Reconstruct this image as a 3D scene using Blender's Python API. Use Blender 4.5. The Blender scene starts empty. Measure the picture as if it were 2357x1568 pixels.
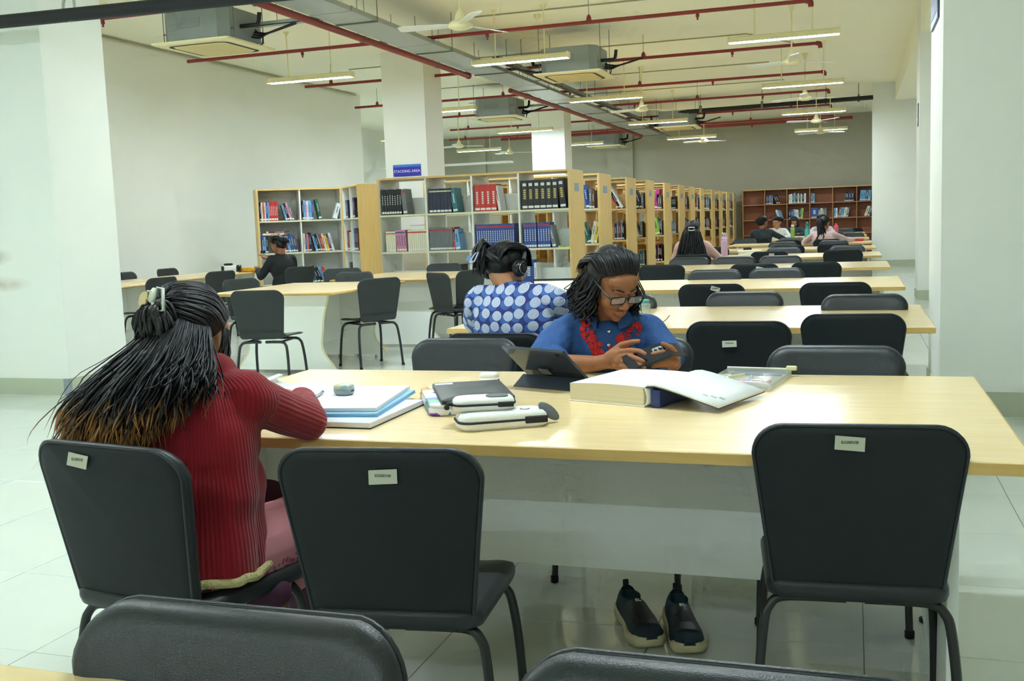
import bpy, bmesh, math, random
from mathutils import Vector, Matrix, noise
from mathutils.bvhtree import BVHTree
random.seed(7)
S = bpy.context.scene
COL = S.collection
R_ = math.radians

# ---------------------------------------------------------------- camera
CAMZ = 1.2915
cd = bpy.data.cameras.new('camera'); cam = bpy.data.objects.new('camera', cd); COL.objects.link(cam)
cd.sensor_width = 36.0; cd.lens = 36.0 * 2376.45 / 2357.0; cd.clip_end = 100; cd.clip_start = .05
_y, _p, _r = R_(18.43), R_(6.50), R_(2.08)
_f = Vector((-math.sin(_y)*math.cos(_p), math.cos(_y)*math.cos(_p), -math.sin(_p)))
_rt = Vector((math.cos(_y), math.sin(_y), 0)); _up = _rt.cross(_f)
_r2 = _rt*math.cos(_r) - _up*math.sin(_r); _u2 = _up*math.cos(_r) + _rt*math.sin(_r)
mw = Matrix.Identity(4)
for i in range(3):
    mw[i][0] = _r2[i]; mw[i][1] = _u2[i]; mw[i][2] = -_f[i]
mw[2][3] = CAMZ
cam.matrix_world = mw
S.camera = cam

# ---------------------------------------------------------------- world, lamps, exposure
w = bpy.data.worlds.new('world'); S.world = w; w.use_nodes = True
w.node_tree.nodes['Background'].inputs[0].default_value = (.75, .8, .78, 1)
w.node_tree.nodes['Background'].inputs[1].default_value = 0.02
S.view_settings.view_transform = 'Standard'; S.view_settings.look = 'None'
S.view_settings.gamma = 1.0; S.view_settings.use_curve_mapping = False
S.view_settings.exposure = EXPO = 0.0
LAMP_W = 37.0
S.cycles.diffuse_bounces = 5; S.cycles.max_bounces = 6; S.cycles.glossy_bounces = 3; S.cycles.transmission_bounces = 3; S.cycles.transparent_max_bounces = 6
S.cycles.caustics_reflective = False; S.cycles.caustics_refractive = False
S.cycles.use_adaptive_sampling = True; S.cycles.adaptive_threshold = .12; S.cycles.adaptive_min_samples = 12; S.cycles.use_denoising = True
LAMP_COL = (.80, .97, 1.15)

# ---------------------------------------------------------------- materials
MATS = {}
def lin(c):
    return tuple(((x/255)/12.92 if x/255 <= .04045 else ((x/255+.055)/1.055)**2.4) for x in c)
def mat(name, rgb, rough=.5, metal=0., spec=.5, noise_amt=0., nscale=20., bump=0., bscale=80., emit=0., coat=0., alpha=1., trans=0.):
    if name in MATS: return MATS[name]
    m = bpy.data.materials.new(name); m.use_nodes = True
    nt = m.node_tree; b = nt.nodes['Principled BSDF']
    c = lin(rgb)
    b.inputs['Base Color'].default_value = (*c, 1); b.inputs['Roughness'].default_value = rough
    b.inputs['Metallic'].default_value = metal; b.inputs['Specular IOR Level'].default_value = spec
    if coat: b.inputs['Coat Weight'].default_value = coat; b.inputs['Coat Roughness'].default_value = .08
    if trans: b.inputs['Transmission Weight'].default_value = trans
    if alpha < 1: b.inputs['Alpha'].default_value = alpha
    if emit:
        b.inputs['Emission Color'].default_value = (*c, 1); b.inputs['Emission Strength'].default_value = emit
    if noise_amt or bump:
        tc = nt.nodes.new('ShaderNodeTexCoord')
    if noise_amt:
        n = nt.nodes.new('ShaderNodeTexNoise'); n.inputs['Scale'].default_value = nscale; n.inputs['Detail'].default_value = 4
        mx = nt.nodes.new('ShaderNodeMix'); mx.data_type = 'RGBA'
        mx.inputs[6].default_value = (*[x*(1-noise_amt) for x in c], 1); mx.inputs[7].default_value = (*[min(1, x*(1+noise_amt*.6)) for x in c], 1)
        nt.links.new(tc.outputs['Object'], n.inputs['Vector']); nt.links.new(n.outputs['Fac'], mx.inputs[0]); nt.links.new(mx.outputs[2], b.inputs['Base Color'])
    if bump:
        n2 = nt.nodes.new('ShaderNodeTexNoise'); n2.inputs['Scale'].default_value = bscale; n2.inputs['Detail'].default_value = 3
        bp = nt.nodes.new('ShaderNodeBump'); bp.inputs['Strength'].default_value = bump; bp.inputs['Distance'].default_value = .01
        nt.links.new(tc.outputs['Object'], n2.inputs['Vector']); nt.links.new(n2.outputs['Fac'], bp.inputs['Height']); nt.links.new(bp.outputs['Normal'], b.inputs['Normal'])
    MATS[name] = m
    return m
def nodes(m):
    return m.node_tree, m.node_tree.nodes['Principled BSDF']
def mixc(nt, fac, a, b):
    x = nt.nodes.new('ShaderNodeMix'); x.data_type = 'RGBA'
    if fac is not None: nt.links.new(fac, x.inputs[0])
    for i, v in ((6, a), (7, b)):
        if isinstance(v, tuple): x.inputs[i].default_value = (*v, 1)
        else: nt.links.new(v, x.inputs[i])
    return x.outputs[2]
def mth(nt, op, a, b=None):
    x = nt.nodes.new('ShaderNodeMath'); x.operation = op
    for i, v in enumerate((a, b)):
        if v is None: continue
        if isinstance(v, (int, float)): x.inputs[i].default_value = v
        else: nt.links.new(v, x.inputs[i])
    return x.outputs[0]
def wood(name, c1, c2, rough=.32, axis=0, scale=1.):
    m = mat(name, c1, rough)
    nt, b = nodes(m); tc = nt.nodes.new('ShaderNodeTexCoord'); mp = nt.nodes.new('ShaderNodeMapping')
    sc = [22*scale]*3; sc[axis] = 1.4*scale; mp.inputs['Scale'].default_value = sc
    n = nt.nodes.new('ShaderNodeTexNoise'); n.inputs['Scale'].default_value = 2.2; n.inputs['Detail'].default_value = 6; n.inputs['Roughness'].default_value = .62
    nt.links.new(tc.outputs['Object'], mp.inputs[0]); nt.links.new(mp.outputs[0], n.inputs['Vector'])
    cr = nt.nodes.new('ShaderNodeValToRGB'); cr.color_ramp.elements[0].position = .35; cr.color_ramp.elements[1].position = .68
    nt.links.new(n.outputs['Fac'], cr.inputs[0])
    nt.links.new(mixc(nt, cr.outputs[0], lin(c1), lin(c2)), b.inputs['Base Color'])
    return m

M_wall = mat('wall_paint', (238, 240, 232), .62, noise_amt=.04, nscale=1.3)
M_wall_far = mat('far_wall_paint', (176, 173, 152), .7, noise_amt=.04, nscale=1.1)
M_ceil = mat('ceiling_paint', (250, 248, 226), .8, noise_amt=.03, nscale=.8)
M_skirt = mat('skirting_tile', (186, 192, 168), .3, noise_amt=.05, nscale=5)
M_tile = mat('floor_tile_glaze', (212, 218, 207), .10, noise_amt=.05, nscale=2.2, spec=.5)
M_grout = mat('tile_grout', (150, 150, 132), .8)
M_top = wood('maple_laminate', (240, 212, 158), (245, 222, 172), .24, 0)
M_edge = wood('maple_edge_shaded', (212, 172, 100), (222, 184, 114), .4, 0)  # same maple as the top, side shade put into its darker colour
M_panel = mat('white_laminate_panel', (244, 246, 240), .38, noise_amt=.02, nscale=3)
M_rackwood = wood('rack_beech', (214, 178, 110), (224, 190, 124), .42, 2)
M_rackwood2 = wood('rack_beech_darker', (176, 128, 72), (190, 142, 84), .5, 0)
M_rackwhite = mat('rack_white', (234, 236, 228), .4, noise_amt=.02, nscale=4)
M_rackcream = mat('rack_cream_lipping', (222, 218, 180), .45)
M_farwood = wood('far_bookcase_wood', (172, 122, 78), (186, 136, 88), .5, 0)
M_farback = wood('far_bookcase_back', (150, 92, 62), (160, 100, 68), .6, 0)
M_leather = mat('black_leatherette', (34, 40, 44), .38, spec=.5, bump=.12, bscale=420)
M_shell = mat('chair_back_board', (33, 38, 40), .55, spec=.25, bump=.08, bscale=500)
M_ply = mat('charcoal_plastic_shell', (54, 58, 57), .5, spec=.3, bump=.05, bscale=300)
M_tube = mat('black_steel_tube', (27, 28, 29), .35, spec=.6)
M_rubber = mat('black_rubber', (18, 18, 19), .7)
M_white_plastic = mat('white_plastic', (236, 236, 230), .3)
M_cream_plastic = mat('bounce_tinted_plastic', (236, 226, 178), .45)  # white plastic; yellow of the bounced light is put into its colour
M_black = mat('black_gloss', (18, 18, 20), .25)
M_blackm = mat('black_matte', (24, 24, 26), .6)
M_galv = mat('galvanised_steel', (165, 172, 166), .38, metal=.55, noise_amt=.12, nscale=9)
M_acbody = mat('ac_sheet_steel', (150, 158, 154), .5, metal=.15, noise_amt=.06, nscale=6)
M_red = mat('sprinkler_pipe_red', (142, 44, 38), .45)
M_grey = mat('grey_metal', (120, 122, 112), .5, metal=.3)
M_steel = mat('chrome', (200, 200, 198), .18, metal=1.)
M_tubeglow = mat('lamp_tube_glow', (252, 255, 244), .4, emit=26.)
M_paper = mat('paper_white', (240, 241, 240), .7)
M_pages = mat('page_edges', (226, 218, 186), .75, noise_amt=.08, nscale=160)
M_tag = mat('spine_tag_white', (232, 232, 226), .6)
def skin_mat(name, rgb):
    m = mat(name, rgb, .5, spec=.35, noise_amt=.07, nscale=30, bump=.05, bscale=260)
    b = m.node_tree.nodes['Principled BSDF']
    b.inputs['Subsurface Weight'].default_value = .12; b.inputs['Subsurface Radius'].default_value = (.8, .35, .2); b.inputs['Subsurface Scale'].default_value = .006
    return m
M_skin = skin_mat('skin_brown', (158, 104, 70))
M_skin2 = skin_mat('skin_tan', (190, 136, 98))
M_lip = mat('lips', (140, 78, 62), .45)
M_hair = mat('black_hair', (15, 13, 14), .46, spec=.4)

# ---------------------------------------------------------------- mesh helpers
class MB:
    def __init__(s): s.v = []; s.f = []; s.m = []; s.sm = []
    def add(s, vs, fs, mi=0, smooth=False):
        o = len(s.v); s.v.extend([tuple(v) for v in vs])
        for f in fs:
            s.f.append([i+o for i in f]); s.m.append(mi); s.sm.append(smooth)
        return s
    def box(s, x0, x1, y0, y1, z0, z1, mi=0):
        vs = [(x0,y0,z0),(x1,y0,z0),(x1,y1,z0),(x0,y1,z0),(x0,y0,z1),(x1,y0,z1),(x1,y1,z1),(x0,y1,z1)]
        return s.add(vs, [(0,3,2,1),(4,5,6,7),(0,1,5,4),(1,2,6,5),(2,3,7,6),(3,0,4,7)], mi)
    def cbox(s, x0, x1, y0, y1, z0, z1, c=.004, mi=0):
        c = min(c, abs(x1-x0)*.45, abs(y1-y0)*.45, abs(z1-z0)*.45)
        vs = []; idx = {}
        X = (x0, x1); Y = (y0, y1); Z = (z0, z1); sg = (1, -1)
        for i in (0,1):
            for j in (0,1):
                for k in (0,1):
                    for a in range(3):
                        p = [X[i]+sg[i]*c, Y[j]+sg[j]*c, Z[k]+sg[k]*c]
                        p[a] = (X,Y,Z)[a][(i,j,k)[a]]
                        idx[(i,j,k,a)] = len(vs); vs.append(p)
        fs = []
        for a in range(3):
            for e in (0,1):
                q = []
                for (u, w_) in ((0,0),(1,0),(1,1),(0,1)):
                    t = [0,0,0]; t[a] = e; o = [x for x in range(3) if x != a]; t[o[0]] = u; t[o[1]] = w_
                    q.append(idx[(*t, a)])
                fs.append(q if (e == 1) == (a != 1) else q[::-1])
        for a in range(3):
            o = [x for x in range(3) if x != a]
            for u in (0,1):
                for w_ in (0,1):
                    t0 = [0,0,0]; t0[o[0]] = u; t0[o[1]] = w_; t1 = t0[:]; t1[a] = 1
                    fs.append([idx[(*t0,o[0])], idx[(*t1,o[0])], idx[(*t1,o[1])], idx[(*t0,o[1])]])
        for i in (0,1):
            for j in (0,1):
                for k in (0,1): fs.append([idx[(i,j,k,0)], idx[(i,j,k,1)], idx[(i,j,k,2)]])
        return s.add(vs, fs, mi)
    def tube(s, pts, r, n=8, mi=0, caps=True, closed=False):
        pts = [Vector(p) for p in pts]; N = len(pts)
        rs = r if isinstance(r, (list, tuple)) else [r]*N
        vs = []; fs = []
        ref = None
        for i, p in enumerate(pts):
            a = pts[(i-1) % N] if (closed or i > 0) else p; b = pts[(i+1) % N] if (closed or i < N-1) else p
            t = (b-a); t = t.normalized() if t.length > 1e-9 else Vector((0,0,1))
            if ref is None:
                ref = t.orthogonal().normalized()
            ref = (ref - t*ref.dot(t)); ref = ref.normalized() if ref.length > 1e-6 else t.orthogonal().normalized()
            bi = t.cross(ref)
            for k in range(n):
                an = 2*math.pi*k/n
                vs.append(p + (ref*math.cos(an) + bi*math.sin(an))*rs[i])
        M = N if closed else N-1
        for i in range(M):
            for k in range(n):
                a = i*n+k; b = i*n+(k+1) % n; c = ((i+1) % N)*n+(k+1) % n; d = ((i+1) % N)*n+k
                fs.append((a, b, c, d))
        s.add(vs, fs, mi, True)
        if caps and not closed:
            s.add(vs[:n], [tuple(range(n))[::-1]], mi); s.add(vs[-n:], [tuple(range(n))], mi)
        return s
    def lathe(s, prof, n=16, c=(0,0,0), mi=0, M=None, cap=True):
        vs = []; fs = []
        for (r, z) in prof:
            for k in range(n):
                a = 2*math.pi*k/n; vs.append(Vector((r*math.cos(a), r*math.sin(a), z)))
        for i in range(len(prof)-1):
            for k in range(n): fs.append((i*n+k, i*n+(k+1) % n, (i+1)*n+(k+1) % n, (i+1)*n+k))
        if M is not None: vs = [M @ v for v in vs]
        vs = [v+Vector(c) for v in vs]
        s.add(vs, fs, mi, True)
        if cap:
            if prof[0][0] > 1e-5: s.add(vs[:n], [tuple(range(n))[::-1]], mi)
            if prof[-1][0] > 1e-5: s.add(vs[-n:], [tuple(range(n))], mi)
        return s
    def prism(s, outline, a0, a1, axis='z', mi=0):
        n = len(outline)
        def mk(p, h):
            return {'z': (p[0], p[1], h), 'y': (p[0], h, p[1]), 'x': (h, p[0], p[1])}[axis]
        vs = [mk(p, a0) for p in outline] + [mk(p, a1) for p in outline]
        fs = [tuple(range(n))[::-1], tuple(range(n, 2*n))] + [(i, (i+1) % n, n+(i+1) % n, n+i) for i in range(n)]
        return s.add(vs, fs, mi)
    def rings(s, loops, mi=0, cap0=True, cap1=True, smooth=True, mis=None):
        n = len(loops[0]); vs = [p for L in loops for p in L]; fs = []
        o = len(s.v); s.v.extend([tuple(v) for v in vs])
        for i in range(len(loops)-1):
            for k in range(n):
                s.f.append([o+i*n+k, o+i*n+(k+1) % n, o+(i+1)*n+(k+1) % n, o+(i+1)*n+k]); s.m.append(mis[i] if mis else mi); s.sm.append(smooth)
        if cap0: s.f.append([o+k for k in range(n)][::-1]); s.m.append(mis[0] if mis else mi); s.sm.append(smooth)
        if cap1: s.f.append([o+(len(loops)-1)*n+k for k in range(n)]); s.m.append(mis[-1] if mis else mi); s.sm.append(smooth)
        return s
    def xf(s, M, start=0):
        s.v[start:] = [tuple(M @ Vector(v)) for v in s.v[start:]]; return s
    def mesh(s, name, mats, org=(0,0,0), fix=True):
        me = bpy.data.meshes.new(name); ox, oy, oz = org
        me.from_pydata([(v[0]-ox, v[1]-oy, v[2]-oz) for v in s.v], [], s.f)
        for m in (mats if isinstance(mats, (list, tuple)) else [mats]): me.materials.append(m)
        me.polygons.foreach_set('material_index', s.m); me.polygons.foreach_set('use_smooth', s.sm)
        if fix:
            bm = bmesh.new(); bm.from_mesh(me); bmesh.ops.recalc_face_normals(bm, faces=bm.faces); bm.to_mesh(me); bm.free()
        me.update()
        return me
    def build(s, name, mats, parent=None, org=(0,0,0)):
        o = bpy.data.objects.new(name, s.mesh(name, mats, org)); COL.objects.link(o)
        if parent is not None: o.parent = parent
        return o
def tag(o, label=None, cat=None, group=None, kind=None):
    if label: o['label'] = label
    if cat: o['category'] = cat
    if group: o['group'] = group
    if kind: o['kind'] = kind
    return o
def empty(name, loc=(0,0,0), rz=0., label=None, cat=None, group=None, kind=None):
    o = bpy.data.objects.new(name, None); COL.objects.link(o); o.location = loc; o.rotation_euler = (0, 0, rz)
    o.empty_display_size = .05
    return tag(o, label, cat, group, kind)
def inst(name, me, parent=None, loc=(0,0,0), rot=(0,0,0), sc=(1,1,1)):
    o = bpy.data.objects.new(name, me); COL.objects.link(o); o.location = loc; o.rotation_euler = rot; o.scale = sc
    if parent is not None: o.parent = parent
    return o
def copy_tree(o, parent=None):
    c = o.copy(); COL.objects.link(c)
    if parent is not None: c.parent = parent
    for ch in o.children: copy_tree(ch, c)
    return c
def bez(pts, n=8):
    """Catmull-Rom through pts"""
    P = [Vector(p) for p in pts]; P = [P[0]*2-P[1]] + P + [P[-1]*2-P[-2]]
    out = []
    for i in range(1, len(P)-2):
        a, b, c, d = P[i-1], P[i], P[i+1], P[i+2]
        for k in range(n):
            t = k/n
            out.append(.5*((2*b) + (c-a)*t + (2*a-5*b+4*c-d)*t*t + (3*b-a-3*c+d)*t**3))
    out.append(P[-2]); return out
def rrect(w, h, r, n=5, wt=None):
    """rounded (trapezoid) outline centred in x, y from 0 to h; w bottom width, wt top width"""
    wt = wt or w
    if isinstance(r, (int, float)): r = (r, r)
    rb, rt = r
    out = []
    for (cx, cy, rr, a0) in ((w/2-rb, rb, rb, -90), (wt/2-rt, h-rt, rt, 0), (-wt/2+rt, h-rt, rt, 90), (-w/2+rb, rb, rb, 180)):
        for k in range(n+1):
            a = R_(a0+90*k/n); out.append((cx+rr*math.cos(a), cy+rr*math.sin(a)))
    return out
ORD = ['first','second','third','fourth','fifth','sixth','seventh','eighth','ninth','tenth','eleventh','twelfth','thirteenth','fourteenth','fifteenth','sixteenth','seventeenth','eighteenth','nineteenth','twentieth','twenty-first','twenty-second','twenty-third','twenty-fourth']
# ================================================================ the room
CEIL = 4.10
XL, XR, YB, YF = -9.95, 2.6, -14.0, 32.0
XFL = -13.2                       # recess beyond the left wall
def struct(name, mb, mats): return tag(mb.build(name, mats), kind='structure')
M_stain = mat('wall_paint_stained', (238, 240, 232), .62)
nt, b = nodes(M_stain); tc = nt.nodes.new('ShaderNodeTexCoord'); fac = None
nz = nt.nodes.new('ShaderNodeTexNoise'); nz.inputs['Scale'].default_value = 9; nt.links.new(tc.outputs['Object'], nz.inputs['Vector'])
for c_, sc_ in (((-6.86, 6.91, 1.16), (5, 5, 13)), ((-6.80, 6.91, .93), (3.2, 5, 14))):
    mp = nt.nodes.new('ShaderNodeMapping'); mp.inputs['Location'].default_value = tuple(-a*q for a, q in zip(c_, sc_)); mp.inputs['Scale'].default_value = sc_
    g = nt.nodes.new('ShaderNodeTexGradient'); g.gradient_type = 'SPHERICAL'; nt.links.new(tc.outputs['Object'], mp.inputs[0]); nt.links.new(mp.outputs[0], g.inputs[0])
    f_ = mth(nt, 'MULTIPLY', g.outputs['Fac'], mth(nt, 'MULTIPLY', nz.outputs['Fac'], .9)); fac = f_ if fac is None else mth(nt, 'ADD', fac, f_)
nt.links.new(mixc(nt, fac, lin((238, 240, 232)), lin((160, 138, 96))), b.inputs['Base Color'])
# floor: grout bed + tiles
fl = struct('floor', MB().box(XFL-.2, XR+1.6, YB-.2, YF+.2, -.12, -.004), M_grout)
TS = .6225; X0 = .03; Y0 = 3.106
tm = MB().cbox(.0012, TS-.0012, .0012, TS-.0012, -.006, 0, .0012).mesh('tile', [M_tile])
cells = []
for i in range(-22, 7):
    for j in range(-28, 47):
        x, y = X0+i*TS, Y0+j*TS
        if x < XFL or x > XR+1 or y < YB or y > YF-.3: continue
        d = Vector((x+TS/2, y+TS/2, -CAMZ)); z = d.dot(_f)
        vis = False
        if z > .5:
            u = d.dot(_r2)/z*2376/1178; v = d.dot(_u2)/z*2376/784
            vis = abs(u) < 1.12 and abs(v) < 1.25
        cells.append((0 if vis else 1, d.length, x, y))
cells.sort()
rest = MB()
for k, (nv, dist, x, y) in enumerate(cells):
    if k < 290: inst('tile', tm, fl, (x, y, 0))
    else: rest.box(x+.0012, x+TS-.0012, y+.0012, y+TS-.0012, -.006, 0)
tag(rest.build('tile_field', M_tile, fl), kind='stuff')
struct('ceiling', MB().box(XFL-.2, XR+1.6, YB-.2, YF+.2, CEIL, CEIL+.2), M_ceil)
struct('wall_left', MB().box(XL-.25, XL, YB, 20.25, 0, CEIL), M_wall)
struct('wall_recess', MB().box(XFL-.2, XL-.25, 20.0, 20.25, 0, CEIL).box(XFL-.2, XFL, 20.25, YF, 0, CEIL), M_wall)
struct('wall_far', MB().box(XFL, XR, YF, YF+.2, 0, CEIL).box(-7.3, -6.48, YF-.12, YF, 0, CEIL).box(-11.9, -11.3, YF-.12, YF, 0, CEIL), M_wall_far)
struct('wall_back', MB().box(XL, XR+1.6, YB-.2, YB, 0, CEIL), M_wall)
struct('wall_right', MB().box(XR, XR+.2, 6.88, YF, 0, CEIL).box(XR+1.4, XR+1.6, YB, 6.88, 0, CEIL), M_wall)
struct('wall_stub', MB().box(.51, XR+1.6, 6.88, 7.91, 0, CEIL), M_wall)
struct('wall_side', MB().box(.397, XR, 24.9, 25.6, 0, CEIL), M_wall)
for n, (a, b, c, d) in enumerate([(-7.4, -6.2, 6.91, 7.65), (-7.31, -6.57, 15.7, 16.45), (-7.47, -6.64, 24.5, 25.15), (.867, XR, 15.67, 16.4)]):
    pil = tag(MB().box(a, b, c, d, 0, CEIL).build('wall_pillar', M_wall if n else M_stain), kind='structure')
    s_ = MB(); t = .012
    s_.box(a-t, b+t, c-t, d+t, .0, .135)
    tag(s_.build('baseboard_pillar', M_skirt), kind='structure')
tag(MB().box(-6.215-.03, -6.2+.013, 6.91-.0135, 6.93, .0, .136).build('trim_1', mat('skirting_corner_grey', (150, 158, 160), .4, noise_amt=.3, nscale=60)), kind='structure')
struct('baseboard_stub', MB().box(.498, XR+1.6, 6.868, 7.922, 0, .15), M_skirt)
struct('baseboard_side', MB().box(.385, XR, 24.885, 24.9, 0, .15), M_skirt)
struct('baseboard_left', MB().box(XL, XL+.012, YB, 20.25, 0, .12), M_skirt)
struct('trim_beam', MB().box(.87, XR, 7.91, 24.9, 3.70, CEIL), M_ceil)
# the window slot high in the recess
struct('trim_recess', MB().box(XFL, -9.0, 27.4, 27.7, 2.95, 3.0), M_wall)
# ================================================================ chairs and tables
def chair_back(pad):
    """backrest: y back edge 0 at bottom, local z from .455 to .84"""
    H_, wb, wt = .405, .375, .452
    base = rrect(wb, H_, (.028, .066), 7, wt)
    cx, cz = 0, H_*.5
    def ring(sc, off):
        out = []
        for (x, z) in base:
            xx = cx+(x-cx)*sc if sc >= .5 else cx+(x-cx)*sc; zz = cz+(z-cz)*sc
            y = -.185 - .205*zz*(.75+.25*zz/H_) + .62*xx*xx*(.35+.65*zz/H_) + off
            out.append((xx, y, .435+zz-.26*xx*xx*(zz/H_)**2))
        return out
    mb = MB()
    if pad:
        L = [ring(.02, -.009), ring(.5, -.009), ring(.86, -.009), ring(.955, -.008), ring(.985, -.002), ring(1., .006), ring(1., .014), ring(.985, .024), ring(.94, .034), ring(.86, .039), ring(.5, .042), ring(.02, .042)]
        mis = [0]*4+[1]*8
    else:
        L = [ring(.02, -.002), ring(.5, -.002), ring(.9, -.002), ring(.985, -.001), ring(1., .004), ring(1., .009), ring(.985, .0135), ring(.9, .015), ring(.5, .015), ring(.02, .015)]
        mis = [0]*10
    mb.rings(L, mis=mis)
    return mb, [ring(.985, -.004 if pad else 0.)]
def chair_seat(pad):
    o = rrect(.40, .42, (.05, .07), 5, .43)      # x, y(depth)
    th = .05 if pad else .016
    def ring(sc, z):
        out = []
        for (x, y) in o:
            yy = .21+(y-.21)*sc-.20; xx = x*sc
            dz = -.018*max(0, (yy-.12)/.1)**2 + (.05*max(0, (-yy-.12)/.08)**2 if not pad else .01*max(0, (-yy-.12)/.08)**2) - .012*(1-(xx/.21)**2)
            out.append((xx, yy, z+dz))
        return out
    zt = .462
    L = [ring(.02, zt-th), ring(.9, zt-th), ring(.98, zt-th+.006), ring(1., zt-th*.6), ring(1., zt-th*.35), ring(.975, zt-.006), ring(.9, zt), ring(.5, zt), ring(.02, zt)]
    return MB().rings(L, mis=[1]*2+[0]*8)
def leg_path(sx, sy, spread, yf):
    y0 = yf; zb = .408
    return bez([(0.02*sx, y0, zb), (.10*sx, y0, zb), (.165*sx, y0, zb-.004), (.19*sx, y0+.006*sy, zb-.022), (.203*sx, y0+.014*sy, zb-.06), (.215*sx, y0+.03*sy, .22), (spread*sx, y0+.055*sy, .0)], 4)
def make_chair(name, pad):
    root = empty(name)
    mb, rim = chair_back(pad)
    bk = mb.build('backrest', [M_shell, M_leather] if pad else [M_ply], root)
    if pad: MB().tube(rim[0], .0045, 6, closed=True).build('piping', M_leather, bk)
    chair_seat(pad).build('seat', [M_leather, M_blackm] if pad else [M_ply, M_ply], root)
    for sx in (-1, 1):
        for sy, yf in ((-1, -.15), (1, .15)):
            p = leg_path(sx, sy, .222, yf)
            lg = MB().tube(p, .0115, 8).build('leg', M_tube, root)
            MB().lathe([(.013, 0), (.0145, .002), (.0145, .022), (.0125, .024)], 10, (p[-1].x, p[-1].y, 0)).build('rubber_foot', M_rubber, lg)
        MB().tube([(.15*sx, -.15, .408), (.15*sx, .15, .408)], .009, 6).build('seat_frame', M_tube, root)
    return root
PADC = make_chair('padded_chair', True); PLYC = make_chair('shell_chair', False)
st_mat = mat('sticker_paper', (190, 192, 170), .6)
nt, b = nodes(st_mat); tc = nt.nodes.new('ShaderNodeTexCoord'); sp = nt.nodes.new('ShaderNodeSeparateXYZ'); nt.links.new(tc.outputs['Generated'], sp.inputs[0])
n = nt.nodes.new('ShaderNodeTexNoise'); n.inputs['Scale'].default_value = 26; mp = nt.nodes.new('ShaderNodeMapping'); mp.inputs['Scale'].default_value = (1, 1, .15)
nt.links.new(tc.outputs['Generated'], mp.inputs[0]); nt.links.new(mp.outputs[0], n.inputs['Vector'])
inx = mth(nt, 'LESS_THAN', mth(nt, 'ABSOLUTE', mth(nt, 'SUBTRACT', sp.outputs[0], .5)), .28); inz = mth(nt, 'LESS_THAN', mth(nt, 'ABSOLUTE', mth(nt, 'SUBTRACT', sp.outputs[2], .58)), .09)
k_ = mth(nt, 'MULTIPLY', mth(nt, 'MULTIPLY', inx, inz), mth(nt, 'GREATER_THAN', n.outputs['Fac'], .42))
nt.links.new(mixc(nt, k_, lin((190, 192, 170)), lin((92, 94, 92))), b.inputs['Base Color'])
def sticker(ch, x, z, tilt=0., w_=.062, h_=.03):
    """paper label stuck on the back board of a padded chair"""
    zz = z-.435; y = -.185-.205*zz*(.75+.25*zz/.405)+.62*x*x*(.35+.65*zz/.405)-.0105
    mb = MB().box(-w_/2, w_/2, -.0006, .0006, -h_/2, h_/2)
    mb.xf(Matrix.Translation((x, y, z)) @ Matrix.Rotation(tilt, 4, 'Y') @ Matrix.Rotation(R_(-11), 4, 'X'))
    bk = [c for c in ch.children if c.name.startswith('backrest')][0]
    o = mb.build('label_sticker', st_mat, bk); o['label'] = 'small printed paper label'
def chair(proto, top, face, label, group, stick=None, z=0.):
    """top = where the middle of the backrest's top edge stands; face = heading of the seat (0 = away from the camera)"""
    a = R_(face); off = .27
    loc = (top[0]-math.sin(a)*off, top[1]+math.cos(a)*off, z)
    c = copy_tree(proto)
    c.location = loc; c.rotation_euler = (0, 0, a)
    tag(c, label, 'chair', group)
    if stick: sticker(c, *stick)
    return c
GC = 'black padded chairs at the long tables'
NEAR, FAR = 0, 180
def pc(top, face, label, stick=None): return chair(PADC, top, face, label, GC, stick)
pc((.013, 2.285), 4, 'black padded chair tucked under the right end of the nearest full table', (-.02, .795, .07))
pc((-.95, 1.90), 8, 'empty black padded chair pulled back between the red cardigan and right end chair', (.02, .775, -.05))
CH_A = pc((-1.605, 1.84), -9, 'black padded chair the woman in the red cardigan sits on', (-.055, .795, .1))
pc((-1.488, 3.90), FAR, 'black padded chair facing the camera behind the dark tablet, left of the girl in denim')
CH_B = pc((-.80, 3.93), FAR, 'black padded chair the girl in the blue denim shirt sits on')
pc((-.06, 3.69), FAR, 'black padded chair facing the camera behind the clear zip pouch')
pc((-.712, 1.075), FAR, 'black padded chair in the foreground, left of the two cut by the bottom edge')
pc((-.125, 1.045), FAR, 'black padded chair in the foreground, right of the two cut by the bottom edge')
pc((-.478, 4.509), 0, 'black padded chair with a white label, back to camera at the second table', (-.035, .735, -.05))
pc((-.004, 4.814), 0, 'black padded chair, back to camera, right end of the second table')
CH_C = pc((-1.44, 4.05), 0, 'black padded chair the woman in the patterned blue shirt sits on')
pc((-.619, 6.312), FAR, 'glossy black chair facing the camera behind the middle of the second table')
pc((.054, 5.99), FAR, 'glossy black chair facing the camera behind the right end of the second table')
pc((-1.35, 6.20), FAR, 'black padded chair facing the camera beside the glasses girl, behind the second table')
pc((-.914, 7.012), 0, 'dark chair back with a torn label, left one before the third table', (.03, .80, .3))
pc((-.113, 6.986), 0, 'dark chair back without a label, right one before the third table')
pc((-1.126, 8.93), FAR, 'glossy black chair facing the camera behind the third table, left one')
pc((-.616, 8.98), FAR, 'glossy black chair facing the camera behind the third table, right one')
pc((-.875, 9.75), 0, 'dark chair back with a tilted white label before the fourth table', (.05, .79, .2))
pc((-.329, 9.862), 0, 'dark chair back at the right before the fourth table')
pc((-1.78, 10.004), 0, 'dark chair back at the left end before the fourth table, above the girl with glasses')
pc((-1.751, 11.68), FAR, 'glossy chair facing the camera behind the fourth table, left of three')
pc((-1.247, 11.66), FAR, 'glossy chair facing the camera behind the fourth table, middle of three')
pc((-.757, 11.64), FAR, 'glossy chair facing the camera behind the fourth table, right of three')
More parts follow.
